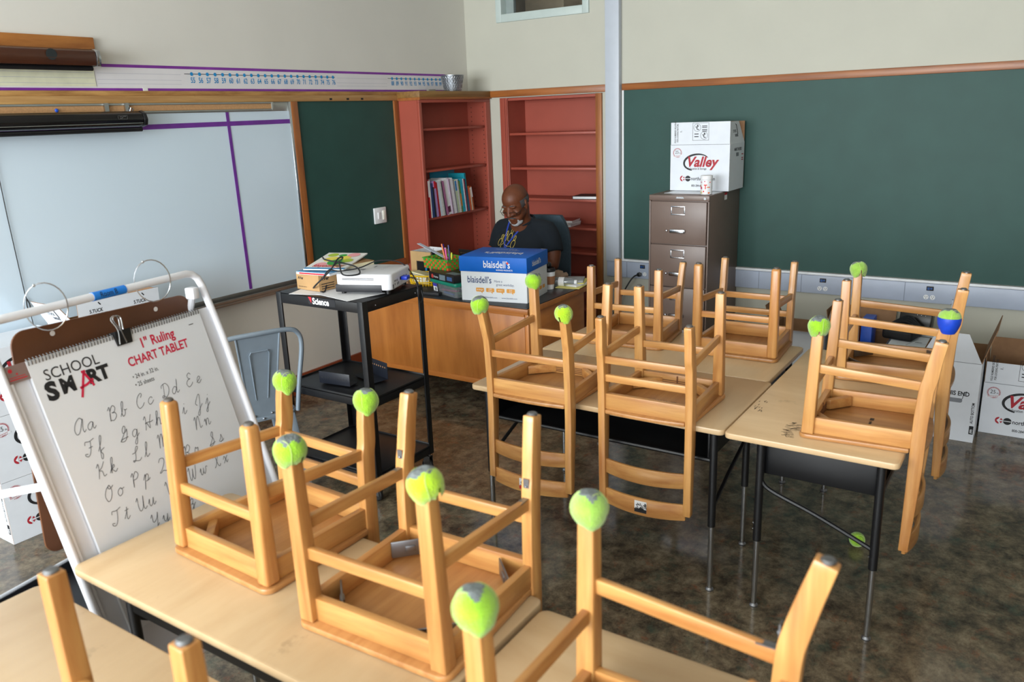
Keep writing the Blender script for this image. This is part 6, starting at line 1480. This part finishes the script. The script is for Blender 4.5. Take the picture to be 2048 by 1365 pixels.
def man():
    skin = mat('dark_brown_skin', '#623621', .48, var=.10, scale=22, spec=.35, bump=.05, bscale=300)
    navy = mat('navy_tshirt', '#08121b', .95, var=.12, scale=10, bump=.15, bscale=500)
    t = thing('person', 'bald man in glasses and dark t-shirt seated behind the teacher desk looking down', 'person', (5.20, 3.36, 0), PI)
    S = 1.13; hp = Vector((.135, .01, 1.268)); pit, yw = math.radians(24), math.radians(-4)
    HM = Matrix.Translation(hp) @ Matrix.Rotation(yw, 4, 'Z') @ Matrix.Rotation(pit, 4, 'Y') @ Matrix.Rotation(math.radians(2), 4, 'X') @ Matrix.Diagonal((S, S*1.04, S*.93, 1))
    def h(x, y, z): return HM @ Vector((x, y, z))
    R3 = Matrix.Rotation(yw, 4, 'Z') @ Matrix.Rotation(pit, 4, 'Y')
    def hb(b, c, rx, ry, rz, n=20, rot=None): 
        b.ball(h(*c), rx*S, ry*S, rz*S, n=n, M=R3 if rot is None else R3 @ rot)
    b = MB()
    # head
    hb(b, (-.012, 0, .035), .100, .080, .086, 28); hb(b, (.018, 0, -.03), .074, .069, .085, 24); hb(b, (.034, 0, -.088), .054, .060, .044); hb(b, (.012, 0, -.065), .05, .068, .05)
    hb(b, (.0, 0, .0), .088, .077, .07, 24)
    for s in (-1, 1):
        hb(b, (.074, s*.032, .012), .016, .026, .009); hb(b, (.060, s*.046, -.035), .026, .022, .022); hb(b, (.070, s*.031, -.012), .014, .019, .013)
        hb(b, (.036, s*.050, -.07), .03, .016, .03)
        hb(b, (-.008, s*.082, -.012), .021, .009, .033, rot=Matrix.Rotation(s*.35, 4, 'Z')); hb(b, (.0, s*.080, -.036), .013, .009, .014)
        hb(b, (.088, s*.016, -.050), .012, .011, .009)
    limb(b, [h(.082, 0, .004), h(.092, 0, -.024), h(.099, 0, -.046)], [.011*S, .012*S, .0155*S], 12)
    hb(b, (.086, 0, -.077), .014, .028, .0075); hb(b, (.083, 0, -.092), .014, .025, .009); hb(b, (.070, 0, -.112), .022, .028, .018)
    # neck, trunk
    limb(b, [h(-.03, 0, -.05), Vector((.06, .0, 1.15)), Vector((.02, 0, 1.06))], [.064*S, .078, .095], 20)
    loft(b, [(.50, .03, 0, .15, .18), (.62, .04, 0, .17, .19), (.78, .05, 0, .17, .18), (.95, .02, 0, .13, .18), (1.05, .0, 0, .09, .15), (1.10, .01, 0, .06, .08)])
    # arms: shoulder, elbow, wrist
    arms = {1: [Vector((-.005, .195, 1.045)), Vector((.0, .255, .90)), Vector((.045, .272, .800)), Vector((.19, .20, .790)), Vector((.315, .03, .792))],
            -1: [Vector((-.005, -.195, 1.045)), Vector((.0, -.255, .90)), Vector((.045, -.275, .800)), Vector((.19, -.30, .790)), Vector((.315, -.235, .792))]}
    for s, p in arms.items():
        limb(b, p[:3], [.066, .056, .047], 16); limb(b, p[2:], [.047, .042, .029], 16)
        w = p[4]; d = (p[4]-p[3]).normalized(); d.z = 0; d.normalize(); l = Vector((-d.y, d.x, 0))
        # palm and five unequal curled fingers
        b.ball(w+d*.048, .05, .038, .015, n=16, M=Matrix(((d.x, l.x, 0, 0), (d.y, l.y, 0, 0), (0, 0, 1, 0), (0, 0, 0, 1))))
        for q, (o, L) in enumerate(((-.030, .058), (-.011, .070), (.009, .076), (.028, .068))):
            oo = o*s; a = w+d*.085+l*oo; b.tube([a, a+d*L*.4+l*oo*.12+Vector((0, 0, .010)), a+d*L*.72+l*oo*.2+Vector((0, 0, -.002)), a+d*L*.92+l*oo*.22+Vector((0, 0, -.017))], [.0098, .0092, .0085, .0075], 10)
            b.ball(a+d*L*.92+l*oo*.22+Vector((0, 0, -.017)), .0076, n=10); b.ball(a, .0105, n=10)
        a = w+d*.03+l*(.034*s); b.tube([a, a+d*.03+l*(.018*s)+Vector((0, 0, -.004)), a+d*.058+l*(.016*s)+Vector((0, 0, -.010))], [.013, .011, .0085], 10); b.ball(a+d*.058+l*(.016*s)+Vector((0, 0, -.010)), .0086, n=10)
    # legs
    for s in (-1, 1):
        limb(b, [Vector((.02, s*.10, .53)), Vector((.25, s*.12, .54)), Vector((.47, s*.13, .52))], [.095, .085, .065]); limb(b, [Vector((.47, s*.13, .52)), Vector((.46, s*.13, .30)), Vector((.44, s*.13, .09))], [.062, .058, .042])
    body = fused(b, 'body', skin, t, .0052, 3)
    # clothing
    b = MB()
    loft(b, [(.52, .03, 0, .20, .215), (.60, .055, 0, .215, .225), (.72, .065, 0, .215, .225), (.84, .055, 0, .195, .222), (.95, .03, 0, .160, .222), (1.02, .005, 0, .125, .210), (1.07, -.005, 0, .10, .165), (1.105, .005, 0, .085, .10), (1.118, .01, 0, .08, .085)])
    for s, p in arms.items():
        limb(b, [Vector((.01, s*.08, 1.085)), Vector((.0, s*.15, 1.065)), p[0]], [.055, .070, .080]); 
        e = p[0].lerp(p[1], .9); b.tube(spline([p[0], p[0].lerp(p[1], .5)+Vector((0, s*.006, 0)), e, p[1].lerp(p[2], .12)], 5), [.082]*6+[.079]*6+[.077]*4, 20)
    shirt = fused(b, 'tshirt', navy, t, .009, 6)
    b = MB()
    pts = []
    for k in range(40):
        a = 2*PI*k/40; pts.append(Vector((.025+.088*math.cos(a), .088*math.sin(a), 1.118-.030*math.cos(a)+.004)))
    b.tube(pts, .010, 8, closed=True); b.build('collar', navy, shirt)
    b = MB()
    loft(b, [(.44, .0, 0, .17, .20), (.50, .02, 0, .19, .215), (.60, .04, 0, .19, .21)])
    for s in (-1, 1):
        limb(b, [Vector((.02, s*.10, .53)), Vector((.25, s*.12, .54)), Vector((.47, s*.13, .52))], [.108, .098, .08]); b.tube([Vector((.47, s*.13, .52)), Vector((.46, s*.13, .30)), Vector((.445, s*.13, .10))], [.078, .072, .066], 16)
    fused(b, 'trousers', mat('dark_trousers', '#1b1d24', .85), t, .010, 4)
    for s in (-1, 1):
        b = MB(); limb(b, [Vector((.43, s*.13, .048)), Vector((.50, s*.132, .05)), Vector((.60, s*.14, .038))], [.046, .044, .036]); fused(b, 'shoe', M_black, t, .008, 3)
    # shirt print and lanyard laid on the chest surface
    bvh = BVHTree.FromPolygons([v.co.copy() for v in shirt.data.vertices], [tuple(p.vertices) for p in shirt.data.polygons])
    def on(l, z, off=.0015):
        q = bvh.ray_cast(Vector((1.0, l, z)), Vector((-1, 0, 0)))
        return (q[0]+q[1]*off) if q[0] is not None else Vector((.2, l, z))
    gold = mat('gold_print', '#d9c063', .5)
    b = MB(); cl, cz, k0 = -.062, .978, .00066
    for cx, cy, rx, ry in ((965, 845, 27, 36), (1025, 800, 28, 45), (1092, 785, 26, 42), (1165, 855, 26, 42), (975, 790, 13, 24), (1035, 750, 11, 26), (1097, 722, 13, 28), (1165, 795, 12, 27)):
        pts = [on(cl+k0*(cx-1065+rx*math.cos(a)), cz+k0*(830-cy+ry*math.sin(a))) for a in [2*PI*k/22 for k in range(22)]]
        b.tube(pts, .0016, 5, closed=True)
    pad = [(1000, 905), (1005, 870), (1040, 855), (1070, 870), (1100, 880), (1140, 880), (1165, 905), (1150, 940), (1070, 950), (1015, 940)]
    b.tube(spline([on(cl+k0*(x-1065), cz+k0*(830-y)) for x, y in pad], 4, closed=True), .0016, 5, closed=True)
    b.build('paw_print', gold, shirt)
    lan = mat('lanyard_blue', '#1c3a9c', .5, var=.2, scale=80)
    b = MB()
    for pts in ([(.075, 1.11), (.045, 1.09), (.012, 1.05), (-.02, 1.0), (-.055, .93)], [(-.10, 1.11), (-.098, 1.06), (-.09, 1.02), (-.075, .97), (-.058, .93)]):
        pp = [on(l, z, .003) for l, z in [(a, c) for a, c in pts]]
        pp = spline(pp, 4); b.sweep(pp, (.012, .0016), (0, 1, -.3))
    b.build('lanyard', lan, t)
    b = MB(); q = on(-.057, .895, .006); b.box(q.x-.002, q.x+.001, q.y-.03, q.y+.03, q.z-.045, q.z+.035); b.build('name_badge', M_paper, t)
    # facial hair, fringe of hair, eyes, glasses
    grey = mat('grey_white_beard', '#a9a9ab', .95, var=.35, scale=220, bump=.8, bscale=500); dk = mat('dark_grey_hair', '#4a4646', .9, var=.25, scale=200, bump=.8, bscale=500)
    b = MB(); hb(b, (.060, 0, -.130), .026, .034, .020); hb(b, (.050, .032, -.118), .024, .018, .020); hb(b, (.050, -.032, -.118), .024, .018, .020); hb(b, (.070, .036, -.102), .008, .006, .012); hb(b, (.070, -.036, -.102), .008, .006, .012)
    fused(b, 'beard', grey, t, .0045, 2)
    b = MB(); limb(b, [h(.080, .033, -.080), h(.095, .015, -.0665), h(.098, 0, -.0645), h(.095, -.015, -.0665), h(.080, -.033, -.080)], [.004, .0062, .006, .0062, .004], 10); fused(b, 'moustache', dk, t, .004, 1)
    b = MB(); limb(b, [h(.090, .014, -.0845), h(.095, 0, -.0845), h(.090, -.014, -.0845)], [.002, .003, .002], 8); b.build('mouth', mat('lip_shadow', '#2b1210', .5), t)
    b = MB()
    n = 30; v = []; f = []
    rows = 7
    for i in range(rows):
        for k in range(n):
            a = math.radians(62)+math.radians(236)*k/(n-1); e = -.50+.72*i/(rows-1)
            top = 1.0
            v.append(h(-.012+.1015*math.cos(a)*math.cos(e), .0815*math.sin(a)*math.cos(e), .035-.02+.088*math.sin(e)))
    for i in range(rows-1):
        for k in range(n-1): f.append((i*n+k, i*n+k+1, (i+1)*n+k+1, (i+1)*n+k))
    b.add(v, f); b.build('hair_fringe', dk, t, smooth=80)
    for s in (-1, 1):
        b = MB(); hb(b, (.0775, s*.031, -.0165), .0075, .012, .0035, 12); b.build('eye', mat('eye_dark', '#1a100c', .2), t)
        b = MB(); limb(b, [h(.083, s*.014, .018), h(.085, s*.032, .023), h(.072, s*.052, .016)], [.003, .004, .002], 8); b.build('eyebrow', dk, t)
    fr = mat('dark_spectacle_frame', '#16110f', .3)
    g = MB(); gx, gz = .101, -.034
    for s in (-1, 1):
        rim = [h(gx-abs(y)*.16, y*1.0, z+gz) for y, z in [(s*(.033+.0265*math.copysign(abs(math.cos(a))**.6, math.cos(a))), .0145*math.copysign(abs(math.sin(a))**.7, math.sin(a))) for a in [2*PI*k/28 for k in range(28)]]]
        g.tube(rim, .0020, 6, closed=True)
        g.tube([h(gx-.0095, s*.0595, gz+.006), h(gx-.018, s*.076, gz+.009), h(.02, s*.0865, gz+.026), h(-.012, s*.088, gz+.042), h(-.034, s*.084, gz+.022)], .0020, 6)
    g.tube([h(gx-.001, -.0075, gz+.003), h(gx+.003, 0, gz+.006), h(gx-.001, .0075, gz+.003)], .0020, 6)
    gl = g.build('glasses', fr, t)
    b = MB()
    for s in (-1, 1): b.add([h(gx-abs(y)*.16, y, z+gz) for y, z in [(s*(.033+.0255*math.cos(a)), .0135*math.sin(a)) for a in [2*PI*k/20 for k in range(20)]]], [tuple(range(20))])
    b.build('lens', mat('clear_lens', '#ffffff', .05, trans=1.0, var=0, alpha=.18, spec=.2), gl)
man()
def office_chair():
    f = mat('slate_fabric', '#41535f', .9, var=.1, scale=60, bump=.3, bscale=400)
    t = thing('office_chair', 'slate blue fabric office chair behind the seated man', 'chair', (5.27, 3.34, 0), PI+.12)
    b = MB(); v = []; N = 14; K = 10
    for side in (0, 1):
        for i in range(N+1):
            z = .56+.56*i/N
            w = .235*(1-max(0, (i/N-.55)/.45)**2.4*.42)
            for k in range(K+1):
                y = w*(-1+2*k/K); x = -.225-.03*(i/N)+.05*(y/.235)**2; v.append((x-(.055 if side else 0)*(1-.5*abs(y/.24)**3), y, z))
    def I(s, i, k): return s*(N+1)*(K+1)+i*(K+1)+k
    fc = []
    for i in range(N):
        for k in range(K): fc += [(I(0, i, k), I(0, i, k+1), I(0, i+1, k+1), I(0, i+1, k)), (I(1, i, k+1), I(1, i, k), I(1, i+1, k), I(1, i+1, k+1))]
    for i in range(N): fc += [(I(0, i, 0), I(0, i+1, 0), I(1, i+1, 0), I(1, i, 0)), (I(0, i+1, K), I(0, i, K), I(1, i, K), I(1, i+1, K))]
    for k in range(K): fc += [(I(0, N, k), I(0, N, k+1), I(1, N, k+1), I(1, N, k)), (I(0, 0, k+1), I(0, 0, k), I(1, 0, k), I(1, 0, k+1))]
    b.add(v, fc); b.build('backrest', f, t, smooth=70)
    b = MB(); b.prism(rounded(-.22, .24, -.23, .23, .08), .35, .425); b.build('seat', f, t, bevel=.02, seg=3)
    b = MB(); b.bar((-.2, 0, .37), (-.285, 0, .62), .05, .012, up=(1, 0, 0)); b.build('back_support', M_black, t)
    b = MB(); b.tube([(0, 0, .35), (0, 0, .09)], .028, 14); b.build('gas_column', M_black, t)
    for k in range(5):
        a = 2*PI*k/5; b = MB(); b.bar((0, 0, .10), (.27*math.cos(a), .27*math.sin(a), .075), .04, .03, .03, .025); l = b.build('leg', M_black, t, bevel=.005)
        b = MB(); b.ball((.27*math.cos(a), .27*math.sin(a), .03), .03, .03, .03, n=12); b.build('caster', M_black, l)
office_chair()
